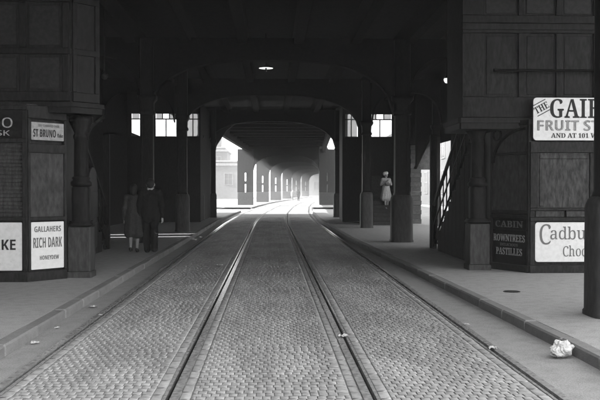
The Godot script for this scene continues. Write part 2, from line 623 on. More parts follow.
func build_columns() -> void:
	var g := "iron columns carrying the station"
	column("iron_column", "near iron column standing before the fruit kiosk, hiding part of its sign", Vector3(4.07, 0.1, -9.75), 0.6, 1.42, g, 0.9)
	column("iron_column", "iron column on a tall plinth in front of the tobacco kiosk", Vector3(-4.1, 0.1, -9.75), 0.6, 1.42, g, 0.9)
	column("iron_column", "broad iron column on pale-edged plinth between stair woman and bright side street", Vector3(3.74, 0.1, -23.8), 0.62, 1.35, g)
	column("iron_column", "iron column on plinth just beside the woman on the stairs, towards the road", Vector3(3.73, 0.1, -32.5), 0.5, 1.4, g)
	column("iron_column", "last iron column before the viaduct pier, on the stair side of the road", Vector3(3.62, 0.1, -45.0), 0.5, 1.3, g)
	column("iron_column", "iron column standing right behind the walking man", Vector3(-3.5, 0.1, -23.8), 0.52, 1.35, g)
	column("iron_column", "iron column ahead of the walking couple by the thin bands of sunlight", Vector3(-3.18, 0.1, -30.1), 0.5, 1.35, g)
	column("iron_column", "slim iron column just past the glazed screen, on the walking couple's side", Vector3(-3.45, 0.1, -41.0), 0.36, 1.3, g)
	column("iron_column", "slim iron column at the edge of the sunlit opening", Vector3(-3.08, 0.1, -44.8), 0.34, 1.3, g)
	for a in [[-16.6, "outer iron column behind the fruit kiosk, at the open side street"], [-25.2, "outer iron column at the open side street, beyond the near stair"], [-34.2, "outer iron column on the far side of the banded brick pier"]]:
		column("iron_column", a[1], Vector3(6.8, 0.1, a[0]), 0.42, 1.25, g)

func pilaster(label: String, at: Vector3, sx: float) -> void:
	var o := thing("iron_pilaster", label, "column", at, "iron pilasters beside the kiosks")
	var s := mb()
	bx(s, Vector3(-0.21, -0.02, -0.21), Vector3(0.21, 0.1, 0.21), 0.012)
	bx(s, Vector3(-0.19, 0.1, -0.19), Vector3(0.19, 0.86, 0.19), 0.014)
	part(s, "plinth", M.column_base, o)
	s = mb(false)
	lathe(s, [[0.17, 0.86], [0.215, 0.88], [0.22, 0.91], [0.19, 0.94], [0.185, 0.96]], 24, Vector3(), 0.4)
	part(s, "base_ring", M.iron, o)
	s = mb(false)
	lathe(s, [[0.15, 0.95], [0.15, 1.52], [0.13, 1.56]], 24, Vector3(), 0.5)
	part(s, "lower_shaft", M.iron, o)
	s = mb(false)
	lathe(s, [[0.13, 1.54], [0.18, 1.57], [0.18, 1.62], [0.14, 1.66], [0.155, 1.7], [0.12, 1.73]], 24)
	part(s, "neck_ring", M.iron, o)
	s = mb(false)
	lathe(s, [[0.125, 1.72], [0.115, 2.35], [0.13, 2.38], [0.13, 2.42], [0.11, 2.46], [0.2, 2.66], [0.2, 2.75], [0.16, 2.76], [0.16, 5.9]], 24)
	part(s, "upper_shaft", M.iron, o)
	# scrolled bracket towards the road
	s = mb()
	var pts := []
	for i in 11:
		var t := i / 10.0
		pts.append(Vector3(sx * (0.1 + 0.3 * pow(t, 1.6)), 2.35 + 0.4 * pow(t, 0.7), 0.0))
	for i in 10:
		beam(s, pts[i], pts[i + 1], 0.05, 0.05, 0.004)
	part(s, "bracket", M.iron, o)

# ---------------------------------------------------------------- lettering
func words(parent: Node3D, text: String, serif: bool, bold: bool, cx: float, cy: float, w: float, h: float, m: Material, z := 0.0, slant := 0.0) -> void:
	var f := SystemFont.new()
	f.font_names = PackedStringArray(["Droid Serif" if serif else "Droid Sans"])
	f.font_weight = 700 if bold else 400
	var t := TextMesh.new()
	t.font = f
	t.font_size = 64
	t.pixel_size = 0.01
	t.depth = 0.01
	t.text = text
	var bb := t.get_aabb()
	var o := MeshInstance3D.new()
	o.name = "lettering"
	o.mesh = t
	o.material_override = m
	var sc := Vector3(w / bb.size.x, h / bb.size.y, 0.4)
	var c := bb.get_center()
	var b := Basis.from_euler(Vector3(0, 0, slant)) * Basis.from_scale(sc)
	o.transform = Transform3D(b, Vector3(cx, cy, z + 0.0025) - b * Vector3(c.x, c.y, 0))
	parent.add_child(o, true)

func board(parent: Node3D, called: String, m: Material, xf: Transform3D, x0: float, y0: float, x1: float, y1: float, z: float, round_r := 0.03, th := 0.014) -> MeshInstance3D:
	# a flat sign with rounded corners; its origin is its middle
	var w := (x1 - x0) / 2
	var h := (y1 - y0) / 2
	var poly := PackedVector2Array()
	for k in 4:
		var cx: float = [w, -w, -w, w][k] + [-1, 1, 1, -1][k] * round_r
		var cy: float = [h, h, -h, -h][k] + [-1, -1, 1, 1][k] * round_r
		for i in 5:
			var a := PI / 2 * k + PI / 8 * i
			poly.append(Vector2(cx + cos(a) * round_r, cy + sin(a) * round_r))
	var s := mb()
	prism(s, poly, -th, 0)
	return part(s, called, m, parent, xf * Transform3D(Basis(), Vector3((x0 + x1) / 2, (y0 + y1) / 2, z)))

func shutter(parent: Node3D, xf: Transform3D, x0: float, y0: float, x1: float, y1: float, z: float, pitch: float) -> void:
	var s := mb()
	var y := y0
	while y < y1 - 0.01:
		var e: float = min(y + pitch, y1)
		var p := [Vector2(z, y), Vector2(z + 0.016, y + (e - y) * 0.3), Vector2(z + 0.016, y + (e - y) * 0.6), Vector2(z, e)]
		for i in 3:
			quad(s, Vector3(x0, p[i].y, p[i].x), Vector3(x1, p[i].y, p[i].x), Vector3(x1, p[i + 1].y, p[i + 1].x), Vector3(x0, p[i + 1].y, p[i + 1].x), Vector3(0, 0, 1))
		y = e
	var o := part(s, "roller_shutter", M.shutter, parent, xf)
	o.set_meta("kind", "stuff")

func bars(parent: Node3D, called: String, m: Material, xf: Transform3D, list: Array, z0: float, z1: float) -> void:
	for r in list:
		box_part(called, m, parent, Vector3(r[0], r[1], z0), Vector3(r[2], r[3], z1), 0.008, xf)

# ---------------------------------------------------------------- kiosks and the boxes above
func build_left_kiosk() -> void:
	var O := Vector3(-5.4, 0.1, -14.6)
	var k := thing("tobacco_kiosk", "dark corner kiosk with closed roller shutter and white tobacco signs", "kiosk", O)
	var plan := PackedVector2Array([Vector2(-1.8, 0.88), Vector2(1.42, 0.88), Vector2(1.88, 0.38), Vector2(1.88, -1.6), Vector2(-1.8, -1.6)])
	var s := mb()
	block(s, plan, 0.0, 2.9)
	part(s, "wall", M.kiosk, k)
	var f := face(Vector3(-7.2, 0.1, -13.66) - O, Vector3(-3.95, 0.1, -13.66) - O)
	var L := 3.25
	bars(k, "plinth", M.kiosk, f, [[0, 0, L + 0.02, 0.16]], -0.05, 0.035)
	bars(k, "rail", M.kiosk, f, [[0, 0.99, L, 1.05], [0, 2.26, L, 2.33], [0, 2.79, L + 0.02, 2.87]], -0.05, 0.03)
	bars(k, "stile", M.kiosk, f, [[L - 0.075, 0.162, L + 0.005, 2.788], [1.3, 0.162, 1.38, 0.988], [0.7, 1.052, 0.76, 2.258]], -0.05, 0.026)
	shutter(k, f, 0.76, 1.052, L - 0.075, 2.258, -0.03, 0.062)
	var b := board(k, "fascia_sign", M.enamel_dark, f, 0.5, 2.335, L - 0.07, 2.785, 0.032, 0.012)
	var cx := (0.5 + L - 0.07) / 2
	var cy := (2.335 + 2.785) / 2
	var at := func(px: float) -> float: return L + (px - 30.0) * 0.0164 - cx
	var yy := func(py: float) -> float: return 1.5 + (189.5 - py) * 0.0164 - cy
	words(b, "OO", false, false, (at.call(-6.0) + at.call(16.5)) / 2, yy.call(123.6), 0.365, 0.165, M.letter_white)
	words(b, "KIOSK", false, false, at.call(-3.0), yy.call(133.8), 0.55, 0.085, M.letter_white)
	b = board(k, "enamel_sign", M.enamel_white, f, 1.4, 0.185, L - 0.085, 0.965, 0.012, 0.015)
	cx = (1.4 + L - 0.085) / 2
	cy = (0.185 + 0.965) / 2
	words(b, "FLAKE", false, true, L + (18.7 - 30.0) * 0.0164 - cx - 0.3, 1.5 + (189.5 - 244.0) * 0.0164 - cy, 0.6, 0.17, M.letter_black)
	words(b, "CIGS", false, true, L + (2.0 - 30.0) * 0.0164 - cx - 0.17, 1.5 + (189.5 - 257.5) * 0.0164 - cy, 0.34, 0.085, M.letter_black)
	# the angled face beside the pilaster
	var g := face(Vector3(-3.95, 0.1, -13.66) - O, Vector3(-3.46, 0.1, -14.2) - O)
	var W := 0.729
	bars(k, "plinth", M.kiosk, g, [[0.0, 0, W, 0.16]], -0.05, 0.035)
	bars(k, "rail", M.kiosk, g, [[0, 0.985, W, 1.05], [0, 2.1, W, 2.25], [0, 2.66, W, 2.87]], -0.05, 0.03)
	bars(k, "stile", M.kiosk, g, [[0, 0.162, 0.05, 2.658], [W - 0.05, 0.162, W, 2.658]], -0.05, 0.027)
	box_part("panel", M.kiosk_panel, k, Vector3(0.05, 1.05, -0.04), Vector3(W - 0.05, 2.1, 0.008), 0.004, g)
	b = board(k, "enamel_sign", M.enamel_dim, g, 0.06, 2.31, W - 0.06, 2.6, 0.03, 0.008)
	words(b, "ST BRUNO", false, true, -0.06, -0.03, 0.42, 0.13, M.letter_black)
	words(b, "flake", true, true, 0.235, -0.055, 0.11, 0.06, M.letter_black)
	words(b, "THE STANDARD DARK", false, false, 0.02, 0.095, 0.4, 0.04, M.letter_grey)
	b = board(k, "enamel_sign", M.enamel_white, g, 0.06, 0.19, W - 0.055, 0.965, 0.014, 0.012)
	words(b, "GALLAHERS", false, true, 0.0, 0.27, 0.5, 0.095, M.letter_grey)
	words(b, "RICH DARK", false, true, 0.0, 0.05, 0.54, 0.17, M.letter_grey)
	words(b, "HONEYDEW", false, true, 0.03, -0.2, 0.36, 0.07, M.letter_grey)

func build_right_kiosk() -> void:
	var O := Vector3(6.0, 0.1, -15.9)
	var k := thing("fruit_kiosk", "dark corner kiosk with fruit sign on top and white chocolate sign below", "kiosk", O)
	var plan := PackedVector2Array([Vector2(-1.8, 0.16), Vector2(-1.32, 1.05), Vector2(1.6, 1.05), Vector2(1.6, -1.3), Vector2(-1.8, -1.3)])
	var s := mb()
	block(s, plan, 0.0, 2.62)
	part(s, "wall", M.kiosk, k)
	var f := face(Vector3(4.64, 0.1, -14.8) - O, Vector3(7.6, 0.1, -14.8) - O)
	bars(k, "plinth", M.kiosk, f, [[-0.01, 0, 2.96, 0.14]], -0.05, 0.04)
	bars(k, "rail", M.kiosk, f, [[0, 0.93, 2.96, 1.0], [0, 1.12, 2.96, 1.17], [0, 2.16, 2.96, 2.36]], -0.05, 0.03)
	bars(k, "stile", M.kiosk, f, [[0, 0.142, 0.085, 0.928], [0, 1.002, 0.085, 1.118], [0, 1.172, 0.14, 2.158], [1.08, 1.172, 1.16, 2.158], [2.2, 1.172, 2.28, 2.158]], -0.05, 0.026)
	for x in [[0.14, 1.08], [1.16, 2.2]]:
		box_part("shutter_board", M.kiosk_panel, k, Vector3(x[0], 1.172, -0.05), Vector3(x[1], 2.158, 0.0), 0.004, f)
		bars(k, "batten", M.kiosk_panel, f, [[x[0] + 0.03, 2.05, x[1] - 0.03, 2.12], [x[0] + 0.03, 1.2, x[0] + 0.1, 2.04]], 0.0, 0.018)
	bars(k, "transom_panel", M.kiosk_panel, f, [[0.1, 1.005, 0.62, 1.115], [0.66, 1.005, 1.2, 1.115]], -0.03, 0.014)
	var b := board(k, "fascia_sign", M.enamel_white, f, 0.04, 2.38, 2.3, 3.14, 0.06, 0.06, 0.03)
	var cx := 1.17
	words(b, "GAIETY", true, true, 0.34 + 0.7 - cx, 0.19, 1.4, 0.34, M.letter_black)
	words(b, "THE", true, true, 0.185 - cx, 0.2, 0.27, 0.12, M.letter_black, 0.0, 0.5)
	s = mb()
	for o in [-0.085, 0.085]:
		var c := Vector3(0.185 - cx - o * 0.48, 0.2 + o * 1.1, 0.003)
		beam(s, c + Vector3(-0.11, -0.06, 0), c + Vector3(0.11, 0.06, 0), 0.006, 0.014, 0.001)
	part(s, "flourish", M.letter_black, b)
	words(b, "FRUIT STORES", false, true, 0.06 + 0.95 - cx, -0.115, 1.8, 0.19, M.letter_grey)
	words(b, "FRUIT STORES", false, false, 0.06 + 0.95 - cx, -0.115, 1.76, 0.172, M.enamel_dim, 0.002)
	words(b, "AND AT 101 W", true, true, 0.36 + 0.42 - cx, -0.295, 0.84, 0.085, M.letter_black)
	b = board(k, "enamel_sign", M.enamel_white, f, 0.095, 0.2, 1.95, 0.91, 0.016, 0.05)
	cx = 1.0225
	words(b, "C", true, false, 0.275 - cx, 0.14, 0.2, 0.37, M.letter_grey)
	words(b, "adbury's", true, false, 0.36 + 0.56 - cx, 0.13, 1.1, 0.3, M.letter_grey)
	words(b, "Chocolate", true, false, 0.6 + 0.43 - cx, -0.16, 0.86, 0.2, M.letter_grey)
	# the angled face beside the pilaster
	var g := face(Vector3(4.18, 0.1, -15.7) - O, Vector3(4.64, 0.1, -14.8) - O)
	var W := 1.011
	bars(k, "plinth", M.kiosk, g, [[0, 0, W, 0.12]], -0.05, 0.035)
	bars(k, "rail", M.kiosk, g, [[0, 0.97, W, 1.03], [0, 1.06, W, 1.12], [0.11, 2.13, W - 0.06, 2.18], [0, 2.66, W, 2.76]], -0.05, 0.03)
	bars(k, "stile", M.kiosk, g, [[0, 0.122, 0.05, 2.66], [W - 0.06, 0.122, W, 2.66]], -0.05, 0.026)
	box_part("panel", M.kiosk_panel, k, Vector3(0.05, 1.12, -0.04), Vector3(W - 0.06, 2.13, 0.006), 0.004, g)
	box_part("panel", M.kiosk_panel, k, Vector3(0.05, 2.18, -0.04), Vector3(W - 0.06, 2.66, 0.004), 0.004, g)
	# quarter-round fretted bracket with a ring
	s = mb()
	for i in 14:
		var a0 := PI / 2 * i / 14.0
		var a1 := PI / 2 * (i + 1) / 14.0
		beam(s, Vector3(0.9 - 0.82 * cos(a0), 2.0 + 0.6 * sin(a0), 0.02), Vector3(0.9 - 0.82 * cos(a1), 2.0 + 0.6 * sin(a1), 0.02), 0.05, 0.045, 0.004)
	for i in 18:
		var a0 := TAU * i / 18.0
		var a1 := TAU * (i + 1) / 18.0
		beam(s, Vector3(0.18 + 0.1 * cos(a0), 2.52 + 0.1 * sin(a0), 0.02), Vector3(0.18 + 0.1 * cos(a1), 2.52 + 0.1 * sin(a1), 0.02), 0.04, 0.03, 0.003)
	part(s, "spandrel", M.iron, k, g)
	b = board(k, "name_sign", M.enamel_dark, g, 0.07, 0.77, W - 0.075, 0.955, 0.02, 0.008)
	words(b, "CABIN", true, true, 0.0, 0.0, 0.72, 0.12, M.letter_faint)
	b = board(k, "enamel_sign", M.enamel_dark, g, 0.07, 0.135, W - 0.075, 0.755, 0.02, 0.008)
	words(b, "ROWNTREES", true, true, 0.0, 0.16, 0.82, 0.13, M.letter_white)
	words(b, "DELICIOUS", true, true, 0.0, 0.035, 0.46, 0.05, M.letter_faint)
	words(b, "PASTILLES", true, true, 0.0, -0.09, 0.68, 0.13, M.letter_white)

func build_overhangs() -> void:
	# left: panelled box above the tobacco kiosk
	var O := Vector3(-5.5, 2.98, -15.2)
	var k := thing("overhanging_office", "dark panelled office box hanging over the tobacco kiosk", "building", O)
	var plan := PackedVector2Array([Vector2(-1.5, 1.24), Vector2(2.19, 1.24), Vector2(2.58, 0.85), Vector2(2.28, -0.6), Vector2(-1.5, -0.6)])
	var s := mb()
	block(s, plan, 0.0, 3.3)
	part(s, "wall", M.panel, k)
	for c in [[0.0, 0.1, 0.05], [0.1, 0.17, 0.085]]:
		s = mb()
		var q := Geometry2D.offset_polygon(plan, c[2])[0]
		block(s, q, c[0] - 0.11, c[1] - 0.112)
		part(s, "cornice", M.panel_frame, k)
	var f := face(Vector3(-1.5, 0, 1.24), Vector3(2.19, 0, 1.24))
	var L := 3.69
	bars(k, "rail", M.panel_frame, f, [[0, 0.08, L, 0.24], [0, 0.86, L, 0.96], [0, 1.72, L, 1.82], [0, 2.6, L, 2.7]], -0.01, 0.045)
	for x in [0.75, 1.45, 2.15, 2.85, 3.55]:
		bars(k, "stile", M.panel_frame, f, [[x, 0.242, x + 0.11, 0.858], [x, 0.962, x + 0.11, 1.718], [x, 1.822, x + 0.11, 2.598]], -0.01, 0.04)
	for x in [0.86, 1.56, 2.26, 2.96]:
		for y in [[0.242, 0.858], [0.962, 1.718], [1.822, 2.598]]:
			box_part("panel", M.frosted, k, Vector3(x + 0.05, y[0] + 0.05, -0.01), Vector3(x + 0.54, y[1] - 0.05, 0.012), 0.006, f)
	f = face(Vector3(2.19, 0, 1.24), Vector3(2.58, 0, 0.85))
	bars(k, "rail", M.panel_frame, f, [[0.02, 0.08, 0.53, 0.24], [0.02, 0.86, 0.53, 0.96], [0.02, 1.72, 0.53, 1.82], [0.02, 2.6, 0.53, 2.7]], -0.01, 0.035)
	bars(k, "stile", M.panel_frame, f, [[0.02, 0.242, 0.1, 2.598], [0.45, 0.242, 0.53, 2.598]], -0.01, 0.03)
	# right: the taller panelled box above the fruit kiosk
	O = Vector3(5.6, 2.76, -15.9)
	k = thing("overhanging_office", "dark panelled office box with a long handrail above the fruit kiosk", "building", O)
	plan = PackedVector2Array([Vector2(-2.14, 0.85), Vector2(2.3, 0.85), Vector2(2.3, -0.4), Vector2(-2.14, -0.4)])
	s = mb()
	block(s, plan, 0.0, 3.5)
	part(s, "wall", M.panel, k)
	for c in [[-0.06, 0.05, 0.04], [0.05, 0.14, 0.07]]:
		s = mb()
		block(s, Geometry2D.offset_polygon(plan, c[2])[0], c[0], c[1])
		part(s, "cornice", M.panel_frame, k)
	f = face(Vector3(-2.14, 0, 0.85), Vector3(2.3, 0, 0.85))
	L = 4.44
	bars(k, "rail", M.panel_frame, f, [[0, 0.15, L, 0.52], [0, 1.68, L, 1.74], [0, 1.86, L, 2.0], [0, 3.1, L, 3.2]], -0.01, 0.05)
	bars(k, "rail", M.panel, f, [[0, 1.742, L, 1.858]], -0.01, 0.03)
	for x in [0.0, 1.03, 1.72, 2.41, 3.1, 3.79]:
		var w := 0.4 if x == 0.0 else 0.11
		bars(k, "stile", M.panel_frame, f, [[x, 0.522, x + w, 1.678], [x, 2.002, x + w, 3.098]], -0.01, 0.044)
	for x in [[0.4, 1.03], [1.14, 1.72], [1.83, 2.41], [2.52, 3.1], [3.21, 3.79]]:
		box_part("panel", M.panel, k, Vector3(x[0] + 0.05, 0.57, -0.01), Vector3(x[1] - 0.05, 1.63, 0.014), 0.006, f)
		box_part("window_pane", M.frosted, k, Vector3(x[0] + 0.04, 2.04, -0.01), Vector3(x[1] - 0.04, 3.06, 0.01), 0.004, f)
	s = mb()
	tube(s, f * Vector3(0.55, 0.99, 0.14), f * Vector3(4.3, 0.99, 0.14), 0.026, 0.026, 10)
	part(s, "handrail", M.iron_soot, k)
	for x in [1.08, 2.46, 3.84]:
		s = mb()
		tube(s, f * Vector3(x, 0.99, 0.02), f * Vector3(x, 0.99, 0.14), 0.014, 0.014, 8)
		part(s, "handrail_bracket", M.iron_soot, k)

# ---------------------------------------------------------------- stairs, screens, walls
func near_stair(sx: float, label: String) -> void:
	var o := thing("iron_stair", label, "stairs", Vector3(sx * 4.75, 0.1, -21.2), "stairs up to the station platforms")
	var run := 0.27
	var rise := 0.165
	for i in 17:
		box_part("step", M.step, o, Vector3(-0.55, rise * i + rise - 0.05, run * i), Vector3(0.55, rise * i + rise, run * i + run + 0.03), 0.006)
	var top := Vector3(0, 17 * rise, 17 * run)
	for x in [-0.6, 0.6]:
		var s := mb()
		prism(s, PackedVector2Array([Vector2(0, 0.0), Vector2(-0.25, 0.0), Vector2(-0.25, 0.25), Vector2(-17 * run, 17 * rise + 0.12), Vector2(-17 * run, 17 * rise - 0.4)]), x - 0.03, x + 0.03, Transform3D(Basis(Vector3(0, 0, -1), Vector3.UP, Vector3(1, 0, 0)), Vector3()))
		part(s, "stringer", M.iron, o)
		s = mb()
		beam(s, Vector3(x, 1.1, 0.1), Vector3(x, top.y + 1.0, top.z), 0.07, 0.07)
		part(s, "handrail", M.iron, o)
		s = mb()
		beam(s, Vector3(x, 0.62, 0.1), Vector3(x, top.y + 0.52, top.z), 0.03, 0.04)
		part(s, "middle_rail", M.iron, o)
		for i in 12:
			var t := 0.1 + i * 0.38
			var y := t * rise / run
			s = mb()
			bx(s, Vector3(x - 0.014, y + 0.1, t - 0.014), Vector3(x + 0.014, y + 1.06, t + 0.014), 0.003)
			part(s, "baluster", M.iron, o)
		s = mb()
		bx(s, Vector3(x - 0.08, 0.0, -0.08), Vector3(x + 0.08, 2.9, 0.08), 0.012)
		part(s, "newel_post", M.iron, o)
	if sx > 0:
		for i in 9:
			var t := 0.12 + i * 0.52
			box_part("back_board", M.timber, o, Vector3(0.645, 0.0, t), Vector3(0.675, 3.3, t + (0.44 if i == 1 else 0.512)), 0.004)
	# boarded side under the flight, facing the road, with an arched recess
	var x0 := -sx * 0.66
	for i in 10:
		var t := 0.55 + i * 0.4
		var h := (t + 0.05) * rise / run - 0.12
		if h > 0.3:
			box_part("side_board", M.panel if sx < 0 else M.timber, o, Vector3(x0 - 0.015, 0.0, t), Vector3(x0 + 0.015, h, t + 0.39), 0.006)

func screen(sx: float, label: String, openings: Array, x_in: float) -> void:
	var o := thing("glazed_screen", label, "partition", Vector3(sx * 5.2, 0.1, -38.6), "partitions with high windows")
	var T := func(x: float) -> float: return (x - 5.2) * sx
	var y0 := 3.93
	var y1 := 4.99
	box_part("dado", M.timber, o, Vector3(T.call(x_in), 0, -0.06), Vector3(T.call(6.6), y0, 0.06))
	box_part("header", M.timber, o, Vector3(T.call(x_in), y1, -0.06), Vector3(T.call(6.6), 6.19, 0.06))
	var last := x_in
	for w in openings:
		box_part("mullion", M.timber, o, Vector3(T.call(last), y0, -0.06), Vector3(T.call(w[0]), y1, 0.06), 0.0)
		last = w[1]
		var win := box_part("window_sill", M.timber, o, Vector3(T.call(w[0]), y0 - 0.04, 0.06), Vector3(T.call(w[1]), y0 + 0.02, 0.12))
		var s := mb()
		var n: int = w[2]
		for rw in [[n, 4.77, y1], [max(1, n - 1) if n == 3 else n, y0, 4.72]]:
			var cnt: int = rw[0]
			var st: float = (w[1] - w[0]) / cnt
			for i in cnt:
				var xa: float = w[0] + st * i
				if i > 0:
					var x: float = T.call(xa)
					bx(s, Vector3(x - 0.022, rw[1], -0.03), Vector3(x + 0.022, rw[2], 0.03), 0.004)
				var p := mb()
				bx(p, Vector3(T.call(xa + 0.02), rw[1], -0.003), Vector3(T.call(xa + st - 0.02), rw[2], 0.003))
				part(p, "pane", M.pane_dirty if w[3] or (rw[1] > 4.7 and i != 1) else M.pane, win)
		bx(s, Vector3(T.call(w[0]), 4.72, -0.028), Vector3(T.call(w[1]), 4.77, 0.028), 0.0)
		part(s, "glazing_bar", M.timber, win)
	box_part("mullion", M.timber, o, Vector3(T.call(last), y0, -0.06), Vector3(T.call(6.6), y1, 0.06), 0.0)

func build_sides() -> void:
	near_stair(1.0, "iron stair climbing behind the fruit kiosk towards the panelled office")
	near_stair(-1.0, "iron stair with boarded side behind the tobacco kiosk")
	screen(1.0, "timber partition with bright high windows above the stair woman", [[3.42, 4.02, 2, true], [4.5, 5.6, 3, false], [6.3, 6.55, 1, false]], 3.3)
	screen(-1.0, "timber partition with bright high windows beyond the walking couple", [[3.29, 3.9, 2, true], [4.36, 5.3, 3, false], [6.02, 6.4, 1, false]], 3.25)
	# the stair the woman comes down
	var o := thing("stone_stair", "dark stone stair the pale-dressed woman is coming down", "stairs", Vector3(5.05, 0.1, -34.8), "stairs up to the station platforms")
	for i in 13:
		box_part("step", M.step, o, Vector3(-0.75, 0.0, -0.29 * i - 0.31 - (3.77 - 0.29 * (i + 1)) * 0.0), Vector3(0.75, 0.165 * (i + 1), -0.29 * i), 0.01)
	for x in [-0.81, 0.81]:
		var s := mb()
		prism(s, PackedVector2Array([Vector2(-0.15, 0), Vector2(-0.15, 1.0), Vector2(3.7, 3.2), Vector2(3.7, 0)]), x - 0.05, x + 0.05, Transform3D(Basis(Vector3(0, 0, -1), Vector3.UP, Vector3(1, 0, 0)), Vector3()))
		part(s, "side_wall", M.timber, o)
	# sooty outer wall on the left with two tall slits
	var w := thing("station_wall", "sooty brick side wall of the station pierced by two tall slits", "wall", Vector3(-6.75, 0.1, -27))
	var z0 := -27.0
	for r in [[16.2, 25.85], [26.1, 27.45], [27.7, 38.7]]:
		box_part("wall_length", M.brick_soot, w, Vector3(-0.15, -0.02, -r[1] - z0), Vector3(0.15, 6.19, -r[0] - z0), 0.0)
	for r in [[25.85, 26.1], [27.45, 27.7]]:
		box_part("lintel", M.brick_soot, w, Vector3(-0.147, 3.1, -r[1] - z0), Vector3(0.147, 6.19, -r[0] - z0), 0.0)
	box_part("end_wall", M.brick_soot, w, Vector3(-0.15, -0.02, -46.5 - z0), Vector3(0.15, 4.2, -38.71 - z0), 0.0)
	var hd := thing("timber_hoarding", "dark boarded hoarding between the glazed partition and the sunlit opening", "hoarding", Vector3(-3.32, 0.1, -42.5))
	for i in 15:
		box_part("board", M.timber, hd, Vector3(-0.02, 0, 3.75 - 0.52 * (i + 1)), Vector3(0.02, 5.64, 3.75 - 0.52 * i - 0.006), 0.004)
	hd = thing("timber_hoarding", "dark boarded hoarding behind the stair, towards the far pier", "hoarding", Vector3(3.55, 0.1, -41.2))
	for i in 8:
		box_part("board", M.timber, hd, Vector3(-0.02, 0, 2.4 - 0.52 * (i + 1)), Vector3(0.02, 5.64, 2.4 - 0.52 * i - 0.006), 0.004)
	hd = thing("side_valance", "deep dark boarded valance hanging along the open side of the station", "valance", Vector3(7.3, 3.6, -32))
	for i in 32:
		box_part("board", M.timber, hd, Vector3(-0.03, 0.0, 16 - 1.0 * (i + 1)), Vector3(0.03, 2.69, 16 - 1.0 * i - 0.008), 0.004)
	# banded brick pier at the open side
	var bp := thing("brick_pier", "banded pale brick pier at the open side street", "pier", Vector3(6.35, 0.1, -36.6))
	var y := 0.0
	var i := 0
	while y < 3.3:
		var e := 0.02 if i % 2 == 0 else 0.0
		box_part("course", M.banded_brick if i % 2 == 0 else M.pale_wall_b, bp, Vector3(-0.23 - e, y, -0.23 - e), Vector3(0.23 + e, y + 0.2, 0.23 + e), 0.012)
		y += 0.203
		i += 1
	box_part("cap", M.timber, bp, Vector3(-0.3, y, -0.3), Vector3(0.3, 6.19, 0.3), 0.01)
	hd = thing("timber_hoarding", "dark boarded hoarding behind the foot of the stair by the fruit kiosk", "hoarding", Vector3(5.7, 0.1, -22.6))
	for k in 5:
		box_part("board", M.timber, hd, Vector3(-0.8 + 0.36 * k, 0, -0.02), Vector3(-0.8 + 0.36 * (k + 1) - 0.006, 4.1, 0.02), 0.004)
	var dp := thing("arched_door", "tall round-topped door leaf standing open behind the tobacco kiosk's pilaster", "door", Vector3(-3.85, 0.1, -17.6), "", atan2(0.45, 3.4))
	var s2 := mb()
	var arc := PackedVector2Array([Vector2(0, 0), Vector2(2.6, 0), Vector2(2.6, 1.55)])
	for k in 9:
		arc.append(Vector2(1.3 + 1.3 * cos(PI * (k + 1) / 10.0), 1.55 + 0.45 * sin(PI * (k + 1) / 10.0)))
	arc.append(Vector2(0, 1.55))
	prism(s2, arc, -0.03, 0.03, Transform3D(Basis(Vector3(0, 0, -1), Vector3.UP, Vector3(1, 0, 0)), Vector3()))
	part(s2, "leaf", M.kiosk_panel, dp)
	for yy in [0.15, 0.85]:
		box_part("moulding", M.kiosk, dp, Vector3(0.03, yy, -2.4), Vector3(0.05, yy + 0.6, -0.2), 0.006)
	var gw := thing("rendered_wall", "plain grey wall seen under the sloping stair casing", "wall", Vector3(6.95, 2.5, -37.6))
	box_part("face", M.banded_brick, gw, Vector3(-0.35, 0.0, -0.1), Vector3(0.33, 3.79, 0.1))
	# sloping boarded stair casing above the brick pier
	var sc := thing("stair_casing", "dark sloping stair casing over the banded brick pier", "casing", Vector3(6.3, 3.2, -35.4))
	var s := mb()
	prism(s, PackedVector2Array([Vector2(-0.12, -0.65), Vector2(0.75, 1.3), Vector2(0.75, 2.9), Vector2(-0.12, 2.9)]), -0.15, 0.15)
	part(s, "boarding", M.timber, sc)
	s = mb()
	beam(s, Vector3(-0.16, -0.72, 0.0), Vector3(0.77, 1.28, 0.0), 0.36, 0.08)
	part(s, "edge_board", M.iron, sc)

func build_lamps() -> void:
	var o := thing("pendant_lamp", "white enamel dish lamp hanging high over the middle of the road", "lamp", Vector3(-0.15, 5.26, -25.2))
	var s := mb(false)
	lathe(s, [[0.03, 0.16], [0.05, 0.1], [0.1, 0.07], [0.2, 0.03], [0.22, 0.0], [0.215, -0.004]], 28)
	part(s, "shade", M.iron, o)
	s = mb(false)
	lathe(s, [[0.212, -0.002], [0.19, 0.006], [0.06, 0.012], [0.0, 0.012]], 28)
	part(s, "reflector", M.lamp_glow, o)
	s = mb()
	tube(s, Vector3(0, -0.11, 0), Vector3(0, 0.02, 0), 0.035, 0.02, 10)
	part(s, "bulb_cap", M.iron_soot, o)
	s = mb()
	tube(s, Vector3(0, 0.15, 0), Vector3(0, 1.05, 0), 0.012, 0.012, 8)
	part(s, "stem", M.iron_soot, o)
	var l := OmniLight3D.new()
	l.light_energy = 0.02
	l.light_size = 0.2
	l.omni_range = 20.0
	l.shadow_enabled = true
	l.position = Vector3(0, -0.14, 0)
	o.add_child(l)
	for a in [[Vector3(3.82, 3.98, -18.0), "lamp_glow", "white glass bracket lamp glowing beside the panelled office"], [Vector3(-3.56, 4.03, -18.0), "frosted", "unlit glass bracket lamp beside the office over the tobacco kiosk"]]:
		o = thing("globe_lamp", a[2], "lamp", a[0], "")
		s = mb(false)
		lathe(s, [[0.0, -0.075], [0.04, -0.065], [0.065, -0.03], [0.075, 0.01], [0.06, 0.04]], 20)
		part(s, "globe", M[a[1]], o)
		s = mb(false)
		lathe(s, [[0.078, 0.03], [0.07, 0.05], [0.03, 0.09], [0.015, 0.12], [0.012, 1.75]], 16)
		part(s, "fitting", M.iron, o)

